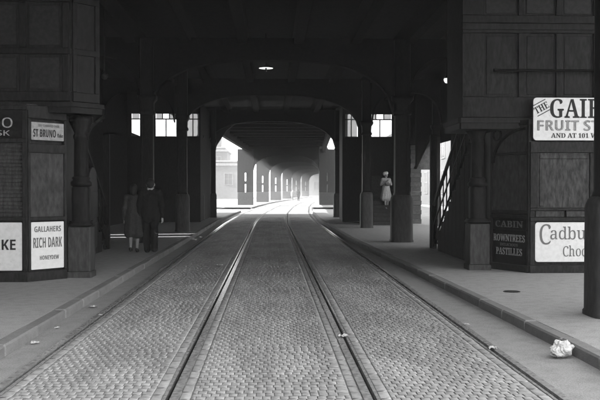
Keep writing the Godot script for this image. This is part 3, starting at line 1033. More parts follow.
# ---------------------------------------------------------------- far viaduct and buildings
func pier(label: String, at: Vector3) -> void:
	var o := thing("viaduct_pier", label, "pier", at, "piers of the railway viaduct beyond the station")
	var s := mb()
	bx(s, Vector3(-0.76, -0.02, -0.5), Vector3(0.76, 1.22, 0.5), 0.05)
	part(s, "plinth", M.column_base, o)
	for x in [-0.42, 0.42]:
		s = mb()
		bx(s, Vector3(x - 0.35, 1.22, -0.38), Vector3(x + 0.35, 5.4, 0.38), 0.02)
		part(s, "leg", M.iron, o)
		for k in [-0.3, 0.3]:
			box_part("corner_angle", M.iron, o, Vector3(x + k - 0.05, 1.225, 0.38), Vector3(x + k + 0.05, 5.3, 0.41), 0.004)
	for y in [[2.03, 2.3], [3.13, 5.4]]:
		box_part("batten_plate", M.iron, o, Vector3(-0.3, y[0], -0.36), Vector3(0.3, y[1], 0.395), 0.004)

func build_far() -> void:
	var ds := [81.0, 100.0, 117.0, 136.0, 155.0, 175.0]
	var rank := ["First", "Second", "Third", "Fourth", "Fifth", "Sixth"]
	var v := thing("railway_viaduct", "pale grey railway viaduct with low arches curving away beyond the station", "viaduct", Vector3(0, 0, -48))
	var off := Vector3(0, 0, 48)
	var s := mb()
	var d := 48.02
	while d < 190.0:
		var e := d + 3.0
		var a := Vector3(mid(d), 0, -d)
		var b := Vector3(mid(e), 0, -e)
		for y in [6.0, 6.8]:
			quad(s, a + Vector3(-3.9, y, 0), a + Vector3(3.9, y, 0), b + Vector3(3.9, y, 0), b + Vector3(-3.9, y, 0), Vector3(0, y - 6.4, 0))
		for x in [-3.9, 3.9]:
			quad(s, a + Vector3(x, 6.0, 0), b + Vector3(x, 6.0, 0), b + Vector3(x, 6.8, 0), a + Vector3(x, 6.8, 0), Vector3(x, 0, 0))
		d = e
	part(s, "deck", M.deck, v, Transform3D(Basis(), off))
	for x in [-3.6, 3.6]:
		s = mb()
		d = 48.05
		while d < 188.0:
			var e := d + 3.0
			beam(s, Vector3(mid(d) + x, 5.6, -d), Vector3(mid(e) + x, 5.6, -e - 0.02), 0.3, 0.79, 0.0)
			d = e
		part(s, "edge_girder", M.deck, v, Transform3D(Basis(), off))
	d = 51.0
	while d < 81.0:
		box_part("cross_beam", M.deck, v, Vector3(mid(d) - 3.44, 5.62, -d - 0.12) + off, Vector3(mid(d) + 3.44, 5.996, -d + 0.12) + off, 0.01)
		d += 3.0
	for i in ds.size():
		var c := mid(ds[i])
		arched_girder(v, Vector3(c, 0, -ds[i]) + off, -3.12 if i else -3.32, 3.12, 3.3, 4.92, 5.99, M.deck)
		for sx in [-1, 1]:
			var where := "pavement-gap side" if sx < 0 else "stair side"
			pier("%s pier of the pale viaduct beyond the station, on its %s" % [rank[i], where], Vector3(c + sx * 3.86 - (0.2 if i == 0 and sx < 0 else 0.0), 0.1, -ds[i]))
	# smoky sunlit air hanging between the piers
	var air := FogVolume.new()
	air.name = "haze"
	air.size = Vector3(34, 9, 160)
	air.position = Vector3(12.5, 4.6, -131)
	var fm := FogMaterial.new()
	fm.density = 0.0015
	fm.albedo = Color(0.92, 0.92, 0.92)
	air.material = fm
	add_child(air)
	air.set_meta("kind", "stuff")
	air.set_meta("label", "pale smoky haze hanging under the far viaduct")
	air.set_meta("category", "haze")
	# knee braces framing the sky opening
	for r in [[-3.4, 46.2, "iron knee brace at the top corner of the sunlit opening"]]:
		var o := thing("knee_brace", r[2], "brace", Vector3(r[0], 4.0, -r[1]))
		s = mb()
		prism(s, PackedVector2Array([Vector2(-0.2, -0.35), Vector2(0.3, -0.35), Vector2(0.42, 0.05), Vector2(0.95, 0.85), Vector2(1.4, 1.2), Vector2(1.4, 1.58), Vector2(-0.2, 1.58)]), -0.06, 0.06)
		part(s, "strut", M.iron, o)

func house(label: String, lo: Vector3, hi: Vector3, m: Material, faces: Array, called := "warehouse") -> Node3D:
	# faces: [axis-side, columns, rows, window width, window height, sill height, storey]
	var at := Vector3((lo.x + hi.x) / 2, lo.y, (lo.z + hi.z) / 2)
	var o := thing(called, label, "building", at)
	var a := lo - at
	var b := hi - at
	box_part("wall", m, o, a, b, 0.05)
	box_part("cornice", M.trim, o, Vector3(a.x - 0.25, b.y - 0.5, a.z - 0.25), Vector3(b.x + 0.25, b.y - 0.15, b.z + 0.25), 0.04)
	box_part("roof", M.slate, o, Vector3(a.x + 0.3, b.y + 0.002, a.z + 0.3), Vector3(b.x - 0.3, b.y + 0.5, b.z - 0.3), 0.2)
	for f in faces:
		var xf: Transform3D
		var w: float
		if f[0] == "front":
			xf = face(Vector3(a.x, 0, b.z), Vector3(b.x, 0, b.z))
			w = b.x - a.x
		elif f[0] == "left":
			xf = face(Vector3(a.x, 0, a.z), Vector3(a.x, 0, b.z))
			w = b.z - a.z
		else:
			xf = face(Vector3(b.x, 0, b.z), Vector3(b.x, 0, a.z))
			w = b.z - a.z
		for i in f[1]:
			for j in f[2]:
				var cx: float = w * (i + 0.5) / f[1]
				var y: float = f[5] + j * f[6]
				var fr := mb()
				bx(fr, Vector3(cx - f[3] / 2 - 0.12, y - 0.12, 0.0), Vector3(cx - f[3] / 2, y + f[4] + 0.12, 0.07), 0.01)
				bx(fr, Vector3(cx + f[3] / 2, y - 0.12, 0.0), Vector3(cx + f[3] / 2 + 0.12, y + f[4] + 0.12, 0.07), 0.01)
				bx(fr, Vector3(cx - f[3] / 2 - 0.2, y - 0.2, 0.0), Vector3(cx + f[3] / 2 + 0.2, y - 0.121, 0.12), 0.01)
				bx(fr, Vector3(cx - f[3] / 2, y + f[4], 0.0), Vector3(cx + f[3] / 2, y + f[4] + 0.119, 0.06), 0.01)
				bx(fr, Vector3(cx - 0.03, y, 0.0), Vector3(cx + 0.03, y + f[4], 0.05), 0.0)
				bx(fr, Vector3(cx - f[3] / 2, y + f[4] * 0.5 - 0.03, 0.0), Vector3(cx + f[3] / 2, y + f[4] * 0.5 + 0.03, 0.048), 0.0)
				var n := part(fr, "window", M.trim, o, xf)
				box_part("pane", M.dark_glass, n, Vector3(cx - f[3] / 2, y, -0.01), Vector3(cx + f[3] / 2, y + f[4], 0.02), 0.0)
	return o

func build_houses() -> void:
	house("low pale warehouse seen through the sunlit gap beside the first pier", Vector3(-40, -0.06, -158), Vector3(-5.5, 6.2, -146), M.pale_wall, [["front", 9, 1, 1.3, 1.8, 2.6, 3.0]])
	var t := house("taller pale building with chimney rising behind the low warehouse", Vector3(-38, -0.06, -176), Vector3(-8.5, 9.4, -162), M.pale_wall_b, [["front", 8, 1, 1.1, 1.6, 6.4, 3.0]])
	box_part("chimney", M.pale_wall_b, t, Vector3(12.2, 9.3, 5.0), Vector3(13.6, 12.0, 6.4), 0.05)
	house("pale street block closing the far end of the viaduct", Vector3(6, -0.06, -235), Vector3(60, 9, -215), M.pale_wall, [["front", 14, 2, 1.4, 2.0, 1.6, 3.6]])
	house("long sunlit commercial block across the side street past the stair", Vector3(17, -0.06, -120), Vector3(34, 9.5, -30), M.sooty_brick, [["left", 20, 2, 1.5, 2.1, 1.4, 3.5]])
	house("tall dark warehouse across the dock road opposite the tobacco kiosk", Vector3(-30, -0.06, -15), Vector3(-9.2, 15, 40), M.pale_wall_b, [["right", 12, 4, 1.4, 2.0, 1.4, 3.5]])
	house("dock office beside the station end wall", Vector3(-26, -0.06, -52), Vector3(-10.5, 10, -37), M.pale_wall_b, [["right", 4, 3, 1.2, 1.8, 1.4, 3.0], ["front", 4, 3, 1.2, 1.8, 1.4, 3.0]])

# ---------------------------------------------------------------- people
func blend_mesh(bones: Array, cell: float, kk: float, folds := 0.0, hem := -1.0) -> ArrayMesh:
	var lo := Vector3(1e9, 1e9, 1e9)
	var hi := -lo
	for b in bones:
		var r: float = max(b[2], b[3]) + cell * 2.5
		for p in [b[0], b[1]]:
			lo = lo.min(p - Vector3(r, r, r))
			hi = hi.max(p + Vector3(r, r, r))
	var n := Vector3i(((hi - lo) / cell).ceil()) + Vector3i.ONE
	var vals := PackedFloat32Array()
	vals.resize(n.x * n.y * n.z)
	vals.fill(1.0)
	for b in bones:
		var a: Vector3 = b[0]
		var ab: Vector3 = b[1] - a
		var l2: float = max(ab.length_squared(), 1e-9)
		var ra: float = b[2]
		var rb: float = b[3]
		var m: float = max(ra, rb) + cell * 2.0 + kk
		var i0 := Vector3i(((a.min(b[1]) - Vector3(m, m, m) - lo) / cell).floor()).clamp(Vector3i.ZERO, n - Vector3i.ONE)
		var i1 := Vector3i(((a.max(b[1]) + Vector3(m, m, m) - lo) / cell).ceil()).clamp(Vector3i.ZERO, n - Vector3i.ONE)
		for z in range(i0.z, i1.z + 1):
			for y in range(i0.y, i1.y + 1):
				var row := (z * n.y + y) * n.x
				for x in range(i0.x, i1.x + 1):
					var p := lo + Vector3(x, y, z) * cell - a
					var t: float = clamp(p.dot(ab) / l2, 0.0, 1.0)
					var d: float = (p - ab * t).length() - lerp(ra, rb, t)
					var v := vals[row + x]
					var h: float = max(kk - abs(v - d), 0.0) / kk
					vals[row + x] = min(v, d) - h * h * kk * 0.25
	if folds > 0.0:
		var fn := FastNoiseLite.new()
		fn.seed = 8
		fn.frequency = 9.0
		fn.fractal_octaves = 2
		for z in n.z:
			for y in n.y:
				for x in n.x:
					var i := (z * n.y + y) * n.x + x
					if abs(vals[i]) < 0.06:
						var p := lo + Vector3(x, y, z) * cell
						var w := fn.get_noise_3d(p.x * 1.2, p.y * 0.55, p.z * 1.2) * folds
						if p.y < hem:
							w += sin(atan2(p.z, p.x) * 11.0 + p.y * 2.0) * folds * 0.8 * clamp((hem - p.y) * 2.5, 0.0, 1.0)
						vals[i] += w
	var ids := PackedInt32Array()
	ids.resize(n.x * n.y * n.z)
	ids.fill(-1)
	var pts := PackedVector3Array()
	var sx := 1
	var sy := n.x
	var sz := n.x * n.y
	var offs := [0, sx, sy, sx + sy, sz, sx + sz, sy + sz, sx + sy + sz]
	var edges := [[0, 1], [2, 3], [4, 5], [6, 7], [0, 2], [1, 3], [4, 6], [5, 7], [0, 4], [1, 5], [2, 6], [3, 7]]
	for z in n.z - 1:
		for y in n.y - 1:
			for x in n.x - 1:
				var i := z * sz + y * sy + x
				var v0 := vals[i]
				if abs(v0) > cell * 2.0:
					continue
				var mask := 0
				for k in 8:
					if vals[i + offs[k]] < 0.0:
						mask |= 1 << k
				if mask == 0 or mask == 255:
					continue
				var acc := Vector3()
				var cnt := 0
				for e in edges:
					var a: int = e[0]
					var b: int = e[1]
					if ((mask >> a) & 1) != ((mask >> b) & 1):
						var va := vals[i + offs[a]]
						var vb := vals[i + offs[b]]
						var t := va / (va - vb)
						var pa := Vector3(a & 1, (a >> 1) & 1, (a >> 2) & 1)
						var pb := Vector3(b & 1, (b >> 1) & 1, (b >> 2) & 1)
						acc += pa.lerp(pb, t)
						cnt += 1
				ids[i] = pts.size()
				pts.append(lo + (Vector3(x, y, z) + acc / cnt) * cell)
	var s := mb(false)
	for p in pts:
		s.add_vertex(p)
	for z in range(1, n.z - 1):
		for y in range(1, n.y - 1):
			for x in range(1, n.x - 1):
				var i := z * sz + y * sy + x
				var inside := vals[i] < 0.0
				for ax in [[sx, sy, sz], [sy, sz, sx], [sz, sx, sy]]:
					if inside == (vals[i + ax[0]] < 0.0):
						continue
					var q := [ids[i], ids[i - ax[1]], ids[i - ax[1] - ax[2]], ids[i - ax[2]]]
					if q.min() < 0:
						continue
					var o := [0, 1, 2, 0, 2, 3] if not inside else [0, 2, 1, 0, 3, 2]
					for k in o:
						s.add_index(q[k])
	s.generate_normals()
	return s.commit()

func scaled(list: Array, h: float) -> Array:
	var out := []
	for b in list:
		out.append([b[0] * h, b[1] * h, b[2] * h, b[3] * h])
	return out

func limb(a: Vector3, b: Vector3, c: Vector3, ra: float, rb: float, rc: float) -> Array:
	return [[a, b, ra, rb], [b, c, rb, rc]]

func hand(w: Vector3, dir: Vector3, side: Vector3, r: float) -> Array:
	# palm, four curled fingers and a thumb
	var out := [[w, w + dir * 0.042, r * 2.1, r * 2.3]]
	var nrm := dir.cross(side)
	for i in 4:
		var root := w + dir * 0.046 + nrm * (i - 1.5) * 0.0115
		var l: float = [0.024, 0.028, 0.027, 0.02][i]
		out.append([root, root + dir * l, r, r])
		out.append([root + dir * l, root + dir * (l * 1.7) + side * l * 0.6, r, r * 0.85])
	out.append([w + dir * 0.012 - nrm * 0.016, w + dir * 0.042 - nrm * 0.028 + side * 0.008, r * 1.15, r])
	return out

func build_man() -> void:
	var H := 1.76
	var o := thing("person", "person in a dark suit walking away, at the kerb side of the couple", "person", Vector3(-2.86, 0.1, -19.9), "", 0.06)
	# facing -z; left leg forward
	var sh := [Vector3(-0.115, 0.815, 0.0), Vector3(0.115, 0.815, 0.0)]
	var el := [Vector3(-0.145, 0.64, 0.02), Vector3(0.15, 0.64, 0.035)]
	var wr := [Vector3(-0.15, 0.5, -0.04), Vector3(0.155, 0.49, 0.0)]
	var hp := [Vector3(-0.05, 0.52, 0.0), Vector3(0.05, 0.52, 0.0)]
	var kn := [Vector3(-0.052, 0.285, -0.06), Vector3(0.052, 0.285, 0.005)]
	var an := [Vector3(-0.05, 0.045, -0.045), Vector3(0.055, 0.062, 0.1)]
	var body := [[Vector3(0, 0.56, 0), Vector3(0, 0.74, 0), 0.075, 0.085], [Vector3(-0.04, 0.55, 0), Vector3(-0.06, 0.76, 0), 0.06, 0.065], [Vector3(0.04, 0.55, 0), Vector3(0.06, 0.76, 0), 0.06, 0.065], [sh[0], sh[1], 0.042, 0.042], [Vector3(0, 0.8, 0.0), Vector3(0, 0.875, -0.005), 0.04, 0.034],
		[Vector3(0, 0.925, 0.008), Vector3(0, 0.945, -0.004), 0.05, 0.05], [Vector3(0, 0.895, -0.022), Vector3(0, 0.91, -0.03), 0.03, 0.034], [Vector3(0, 0.915, -0.06), Vector3(0, 0.905, -0.066), 0.008, 0.01],
		[Vector3(-0.05, 0.92, 0.0), Vector3(-0.052, 0.905, -0.002), 0.012, 0.008], [Vector3(0.05, 0.92, 0.0), Vector3(0.052, 0.905, -0.002), 0.012, 0.008]]
	var coat := [[Vector3(0, 0.5, 0.005), Vector3(0, 0.74, 0), 0.09, 0.098], [Vector3(-0.045, 0.47, 0.005), Vector3(-0.06, 0.76, 0), 0.072, 0.07], [Vector3(0.045, 0.47, 0.005), Vector3(0.06, 0.76, 0), 0.072, 0.07], [sh[0], sh[1], 0.05, 0.05], [Vector3(0, 0.8, 0.0), Vector3(0, 0.845, 0), 0.05, 0.043]]
	var legs := [[Vector3(-0.03, 0.52, 0), Vector3(0.03, 0.52, 0), 0.085, 0.085]]
	for k in 2:
		body += limb(sh[k], el[k], wr[k], 0.032, 0.026, 0.018)
		body += limb(hp[k], kn[k], an[k], 0.052, 0.036, 0.024)
		body += hand(wr[k], (wr[k] - el[k]).normalized(), Vector3(-sign(wr[k].x), 0, 0), 0.0058)
		coat += limb(sh[k], el[k], wr[k], 0.045, 0.038, 0.031)
		legs += limb(hp[k], kn[k], an[k], 0.066, 0.05, 0.046)
	var bd := place(blend_mesh(scaled(body, H), 0.012, 0.03), "body", M.skin, o)
	place(blend_mesh(scaled(coat, H), 0.014, 0.035, 0.011), "jacket", M.suit, o)
	place(blend_mesh(scaled(legs, H), 0.014, 0.03, 0.014), "trousers", M.trousers, o)
	for k in 2:
		place(blend_mesh(scaled([[an[k] + Vector3(0, -0.012, 0.012), an[k] + Vector3(0, -0.024 if k == 0 else -0.034, -0.09), 0.028, 0.022], [an[k] + Vector3(0, -0.03, 0.015), an[k] + Vector3(0, -0.03, -0.03), 0.014, 0.014]], H), 0.01, 0.02), "shoe", M.shoe, o)
	place(blend_mesh(scaled([[Vector3(0, 0.935, 0.018), Vector3(0, 0.957, 0.0), 0.054, 0.05], [Vector3(0, 0.9, 0.024), Vector3(0, 0.92, 0.022), 0.04, 0.05]], H), 0.012, 0.02), "hair", M.hair, o)
	place(blend_mesh(scaled([[Vector3(-0.012, 0.855, 0.012), Vector3(0.012, 0.855, 0.012), 0.036, 0.036]], H), 0.01, 0.02), "collar", M.letter_white, o)

func build_woman() -> void:
	var H := 1.63
	var o := thing("person", "person in a grey knee-length coat walking away, at the wall side of the couple", "person", Vector3(-3.27, 0.1, -20.0), "", 0.0)
	var sh := [Vector3(-0.1, 0.805, 0.0), Vector3(0.1, 0.805, 0.0)]
	var el := [Vector3(-0.135, 0.64, 0.03), Vector3(0.145, 0.645, 0.02)]
	var wr := [Vector3(-0.14, 0.5, 0.0), Vector3(0.16, 0.56, -0.09)]
	var hp := [Vector3(-0.05, 0.52, 0.0), Vector3(0.05, 0.52, 0.0)]
	var kn := [Vector3(-0.045, 0.28, 0.02), Vector3(0.045, 0.285, -0.045)]
	var an := [Vector3(-0.035, 0.075, 0.09), Vector3(0.04, 0.055, -0.03)]
	var body := [[Vector3(0, 0.55, 0), Vector3(0, 0.74, 0), 0.07, 0.07], [Vector3(-0.04, 0.53, 0), Vector3(-0.05, 0.75, 0), 0.055, 0.055], [Vector3(0.04, 0.53, 0), Vector3(0.05, 0.75, 0), 0.055, 0.055], [sh[0], sh[1], 0.036, 0.036], [Vector3(0, 0.8, 0), Vector3(0, 0.875, -0.004), 0.033, 0.029],
		[Vector3(0, 0.925, 0.006), Vector3(0, 0.945, -0.004), 0.049, 0.049], [Vector3(0, 0.895, -0.022), Vector3(0, 0.91, -0.028), 0.027, 0.032], [Vector3(0, 0.915, -0.058), Vector3(0, 0.906, -0.063), 0.007, 0.009]]
	var coat := [[Vector3(0, 0.6, 0), Vector3(0, 0.75, 0), 0.082, 0.085], [Vector3(-0.05, 0.62, 0), Vector3(-0.05, 0.76, 0), 0.06, 0.062], [Vector3(0.05, 0.62, 0), Vector3(0.05, 0.76, 0), 0.06, 0.062], [sh[0], sh[1], 0.045, 0.045], [Vector3(0, 0.8, 0), Vector3(0, 0.84, 0), 0.045, 0.04],
		[Vector3(-0.035, 0.6, 0), Vector3(-0.055, 0.29, 0.012), 0.082, 0.088], [Vector3(0.035, 0.6, 0), Vector3(0.055, 0.29, -0.012), 0.082, 0.088]]
	for k in 2:
		body += limb(sh[k], el[k], wr[k], 0.027, 0.022, 0.016)
		body += limb(hp[k], kn[k], an[k], 0.05, 0.033, 0.021)
		body += hand(wr[k], (wr[k] - el[k]).normalized(), Vector3(-sign(wr[k].x), 0, 0), 0.0056)
		coat += limb(sh[k], el[k], wr[k], 0.038, 0.032, 0.027)
	place(blend_mesh(scaled(body, H), 0.012, 0.03), "body", M.stocking, o)
	place(blend_mesh(scaled(coat, H), 0.014, 0.04, 0.006, 0.95), "coat", M.coat_dark, o)
	for k in 2:
		place(blend_mesh(scaled([[an[k] + Vector3(0, -0.015, 0.012), an[k] + Vector3(0, -0.038, -0.075), 0.024, 0.019], [an[k] + Vector3(0, -0.02, 0.022), an[k] + Vector3(0, -0.047, 0.024), 0.014, 0.01]], H), 0.01, 0.02), "shoe", M.shoe, o)
	place(blend_mesh(scaled([[Vector3(0, 0.935, 0.016), Vector3(0, 0.953, 0.0), 0.055, 0.052], [Vector3(0, 0.875, 0.03), Vector3(0, 0.91, 0.024), 0.046, 0.052]], H), 0.012, 0.02), "hair", M.hair, o)

func build_stair_woman() -> void:
	var H := 1.58
	var o := thing("person", "person in pale belted dress and pale hat coming down the stone stair", "person", Vector3(5.0, 0.1 + 0.165 * 4, -36.15), "", 0.25)
	# facing +z
	var sh := [Vector3(-0.1, 0.805, 0.0), Vector3(0.1, 0.805, 0.0)]
	var el := [Vector3(-0.15, 0.66, 0.0), Vector3(0.15, 0.66, 0.01)]
	var wr := [Vector3(-0.05, 0.75, 0.13), Vector3(0.06, 0.7, 0.13)]
	var hp := [Vector3(-0.05, 0.52, 0.0), Vector3(0.05, 0.52, 0.0)]
	var kn := [Vector3(-0.045, 0.28, 0.05), Vector3(0.045, 0.275, 0.03)]
	var an := [Vector3(-0.04, 0.04, 0.07), Vector3(0.045, 0.04, -0.01)]
	var body := [[Vector3(0, 0.55, 0), Vector3(0, 0.74, 0), 0.07, 0.07], [Vector3(-0.04, 0.53, 0), Vector3(-0.05, 0.75, 0), 0.055, 0.055], [Vector3(0.04, 0.53, 0), Vector3(0.05, 0.75, 0), 0.055, 0.055], [sh[0], sh[1], 0.036, 0.036], [Vector3(0, 0.8, 0), Vector3(0, 0.875, 0.004), 0.033, 0.029],
		[Vector3(0, 0.925, -0.006), Vector3(0, 0.945, 0.004), 0.049, 0.049], [Vector3(0, 0.895, 0.022), Vector3(0, 0.91, 0.028), 0.027, 0.032], [Vector3(0, 0.92, 0.056), Vector3(0, 0.908, 0.066), 0.006, 0.009]]
	var dress := [[Vector3(0, 0.63, 0), Vector3(0, 0.75, 0), 0.076, 0.082], [Vector3(-0.045, 0.65, 0.01), Vector3(-0.05, 0.76, 0.012), 0.055, 0.062], [Vector3(0.045, 0.65, 0.01), Vector3(0.05, 0.76, 0.012), 0.055, 0.062], [sh[0], sh[1], 0.043, 0.043],
		[Vector3(-0.02, 0.62, 0), Vector3(-0.075, 0.3, 0.02), 0.075, 0.09], [Vector3(0.02, 0.62, 0), Vector3(0.075, 0.3, 0.0), 0.075, 0.09], [Vector3(0, 0.6, 0), Vector3(0, 0.3, 0.01), 0.08, 0.11]]
	for k in 2:
		body += limb(sh[k], el[k], wr[k], 0.027, 0.022, 0.016)
		body += limb(hp[k], kn[k], an[k], 0.05, 0.033, 0.021)
		body += hand(wr[k], (wr[k] - el[k]).normalized(), Vector3(-sign(wr[k].x), 0, 0), 0.0056)
		dress += [[sh[k], sh[k].lerp(el[k], 0.85), 0.04, 0.036]]
	var b := place(blend_mesh(scaled(body, H), 0.012, 0.03), "body", M.skin, o)
	for x in [-0.02, 0.02]:
		place(blend_mesh(scaled([[Vector3(x, 0.927, 0.047), Vector3(x, 0.927, 0.05), 0.006, 0.006]], H), 0.005, 0.004), "eye", M.hair, b)
	place(blend_mesh(scaled([[Vector3(-0.012, 0.89, 0.053), Vector3(0.012, 0.89, 0.053), 0.004, 0.004]], H), 0.005, 0.004), "mouth", M.letter_grey, b)
	place(blend_mesh(scaled(dress, H), 0.014, 0.04, 0.008, 0.95), "dress", M.dress_pale, o)
	var s := mb(false)
	lathe(s, [[0.09, -0.03], [0.098, -0.02], [0.098, 0.02], [0.09, 0.03]], 24)
	part(s, "belt", M.belt, o, Transform3D(Basis.from_scale(Vector3(1.5, 1, 1.42)), Vector3(0, 0.64 * H, 0.0)))
	for k in 2:
		place(blend_mesh(scaled([[an[k] + Vector3(0, -0.008, -0.012), an[k] + Vector3(0, -0.022, 0.075), 0.024, 0.018]], H), 0.01, 0.02), "shoe", M.dress_pale, o)
	place(blend_mesh(scaled([[Vector3(0, 0.93, -0.02), Vector3(0, 0.95, -0.004), 0.055, 0.052], [Vector3(0, 0.88, -0.028), Vector3(0, 0.91, -0.024), 0.046, 0.052]], H), 0.012, 0.02), "hair", M.hair, o)
	place(blend_mesh(scaled([[Vector3(-0.02, 0.965, -0.015), Vector3(0.02, 0.985, 0.0), 0.058, 0.045], [Vector3(0, 0.96, 0.02), Vector3(0, 0.955, 0.05), 0.04, 0.02]], H), 0.012, 0.02), "hat", M.hat_pale, o)
	place(blend_mesh(scaled([[Vector3(-0.05, 0.69, 0.15), Vector3(0.05, 0.67, 0.155), 0.035, 0.035]], H), 0.012, 0.02), "handbag", M.belt, o)

func build_far_people() -> void:
	var spots := [["person in pale clothes walking on the sunlit road under the far viaduct", Vector3(3.05, 0, -118), 1.5, "dress_pale"], ["person in dark clothes walking on the sunlit road under the far viaduct", Vector3(3.85, 0, -117), 1.65, "suit"]]
	for a in spots:
		var o := thing("person", a[0], "person", a[1], "people on the sunlit far road")
		var bones := [[Vector3(0, 0.52, 0), Vector3(0, 0.78, 0), 0.085, 0.095], [Vector3(-0.1, 0.8, 0), Vector3(0.1, 0.8, 0), 0.045, 0.045], [Vector3(0, 0.8, 0), Vector3(0, 0.9, 0), 0.03, 0.03], [Vector3(0, 0.92, 0), Vector3(0, 0.945, 0), 0.05, 0.05]]
		for k in [-1, 1]:
			bones += limb(Vector3(k * 0.11, 0.8, 0), Vector3(k * 0.14, 0.64, 0), Vector3(k * 0.14, 0.48, -0.02), 0.035, 0.03, 0.024)
			bones += limb(Vector3(k * 0.05, 0.52, 0), Vector3(k * 0.05, 0.28, -k * 0.04), Vector3(k * 0.05, 0.045, k * 0.06), 0.06, 0.045, 0.034)
			bones.append([Vector3(k * 0.05, 0.03, k * 0.06), Vector3(k * 0.05, 0.025, k * 0.06 - 0.08), 0.025, 0.022])
		place(blend_mesh(scaled(bones, a[2]), 0.03, 0.04), "body", M[a[3]], o)

# ---------------------------------------------------------------- litter
func scrap_mesh(sd: int, size: float, tall: float) -> ArrayMesh:
	var n := FastNoiseLite.new()
	n.seed = sd
	n.frequency = 1.6
	n.fractal_octaves = 3
	var s := mb()
	var g := 7
	var p := []
	for j in g + 1:
		for i in g + 1:
			var u := (i / float(g) - 0.5) * size
			var v := (j / float(g) - 0.5) * size * 0.7
			p.append(Vector3(u + n.get_noise_2d(i, j + 40) * size * 0.2, 0.012 + abs(n.get_noise_2d(i * 1.0, j * 1.0)) * tall * 2.0, v + n.get_noise_2d(i + 70, j) * size * 0.2))
	for j in g:
		for i in g:
			var a := j * (g + 1) + i
			quad(s, p[a], p[a + 1], p[a + g + 2], p[a + g + 1], Vector3.UP)
	s.generate_normals()
	return s.commit()

func build_litter() -> void:
	# the crumpled bag at the right-hand kerb
	var o := thing("paper_bag", "crumpled white paper bag lying against the kerb", "paper bag", Vector3(2.77, -0.01, -7.85), "", 0.4)
	var n := FastNoiseLite.new()
	n.seed = 4
	n.frequency = 1.0
	n.noise_type = FastNoiseLite.TYPE_SIMPLEX
	n.fractal_octaves = 1
	var s := mb()
	var q := []
	var NU := 40
	var NV := 26
	for j in NV + 1:
		for i in NU:
			var th := TAU * i / NU
			var ph := PI * j / NV - PI / 2
			var dv := Vector3(cos(th) * cos(ph), sin(ph), sin(th) * cos(ph))
			var r: float = 1.0 + 0.22 * n.get_noise_3dv(dv * 0.9) - 0.2 * abs(n.get_noise_3dv(dv * 1.5 + Vector3(9, 2, 4))) + 0.05 * n.get_noise_3dv(dv * 4.0)
			var v: Vector3 = Vector3(dv.x * 0.118, dv.y * 0.085, dv.z * 0.085) * r
			v.x += 0.02 * dv.y
			q.append(v + Vector3(0, 0.088, 0))
	for j in NV:
		for i in NU:
			var a := j * NU + i
			var b := j * NU + (i + 1) % NU
			quad(s, q[a], q[b], q[b + NU], q[a + NU], q[a] + q[b + NU] - Vector3(0, 0.176, 0))
	part(s, "bag", M.paper, o)
	var bits := [[2.22, 0.0, 8.25, 0.1, "pale scrap of paper lying on the rail near the crumpled bag"], [2.3, 0.0, 9.7, 0.06, "tiny white scrap on the rail, beyond the larger scrap near the bag"],
		[0.78, 0.004, 8.95, 0.11, "pale torn paper caught on the middle rail"], [-2.42, -0.01, 11.4, 0.13, "white scrap of paper in the gutter below the tobacco kiosk's pilaster"],
		[-2.46, -0.01, 8.75, 0.09, "thin pale scrap in the gutter before the tobacco kiosk"], [-2.47, -0.01, 9.7, 0.06, "very small pale scrap in the gutter between two larger ones"],
		[-2.46, -0.01, 26.6, 0.2, "white paper lying at the kerb where the bands of sunlight cross"], [-2.16, 0.0, 10.6, 0.05, "tiny pale scrap on the rail opposite the tobacco kiosk"], [-1.05, 0.0, 17.4, 0.16, "pale smear of flattened paper on the setts beside the walking couple"]]
	var i := 0
	for b in bits:
		i += 1
		var t := thing("paper_scrap", b[4], "litter", Vector3(b[0], b[1], -b[2]), "scraps of paper on the road", i * 1.3)
		place(scrap_mesh(i, b[3], b[3] * 0.2), "sheet", M.paper, t)

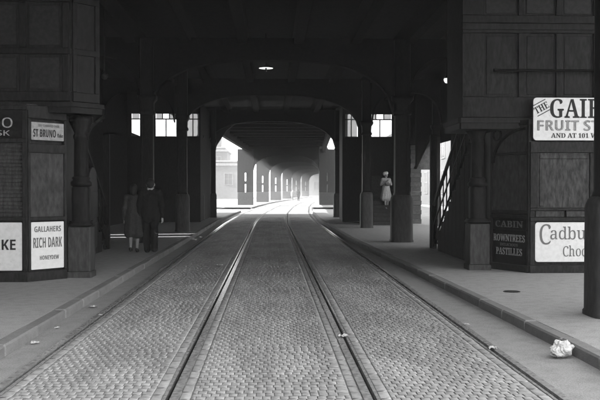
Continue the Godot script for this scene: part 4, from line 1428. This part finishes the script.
# ---------------------------------------------------------------- everything
func _ready() -> void:
	var cam := Camera3D.new()
	cam.name = "camera"
	add_child(cam)
	cam.position = Vector3(0, 1.6, 0)
	cam.rotation_degrees = Vector3(-0.722, -1.99, 0)
	cam.fov = 27.0
	cam.near = 0.1
	cam.far = 3000.0
	cam.current = true
	var we := WorldEnvironment.new()
	we.name = "environment"
	var env := Environment.new()
	var sky := Sky.new()
	var sm := ProceduralSkyMaterial.new()
	sm.sky_top_color = Color(0.72, 0.72, 0.72)
	sm.sky_horizon_color = Color(0.92, 0.92, 0.92)
	sm.sky_curve = 0.2
	sm.ground_bottom_color = Color(0.4, 0.4, 0.4)
	sm.ground_horizon_color = Color(0.85, 0.85, 0.85)
	sky.sky_material = sm
	env.background_mode = Environment.BG_SKY
	env.sky = sky
	env.tonemap_mode = Environment.TONE_MAPPER_LINEAR
	env.tonemap_exposure = 8.4
	env.fog_enabled = true
	env.fog_density = 0.0009
	env.fog_light_color = Color(0.9, 0.9, 0.9)
	env.volumetric_fog_enabled = true
	env.volumetric_fog_density = 0.0
	env.sdfgi_enabled = true
	env.ssao_enabled = true
	env.ssil_enabled = true
	we.environment = env
	add_child(we)
	var sun := DirectionalLight3D.new()
	sun.name = "sun"
	sun.light_energy = 1.0
	sun.light_color = Color(1, 1, 1)
	sun.light_angular_distance = 0.5
	sun.shadow_enabled = true
	var az := deg_to_rad(100.0)
	var elv := deg_to_rad(35.0)
	var to_sun := Vector3(-sin(az) * cos(elv), sin(elv), -cos(az) * cos(elv))
	add_child(sun)
	sun.look_at_from_position(to_sun * 50.0, Vector3.ZERO)

	make_materials()
	build_ground()
	build_station()
	build_columns()
	build_far()
	build_houses()
	build_sides()
	build_overhangs()
	build_left_kiosk()
	build_right_kiosk()
	pilaster("iron pilaster beside the tobacco kiosk, catching light on its edge", Vector3(-3.26, 0.1, -14.45), 1.0)
	pilaster("iron pilaster beside the fruit kiosk, at the foot of its angled face", Vector3(3.88, 0.1, -15.55), -1.0)
	build_lamps()
	build_man()
	build_woman()
	build_stair_woman()
	build_far_people()
	build_litter()
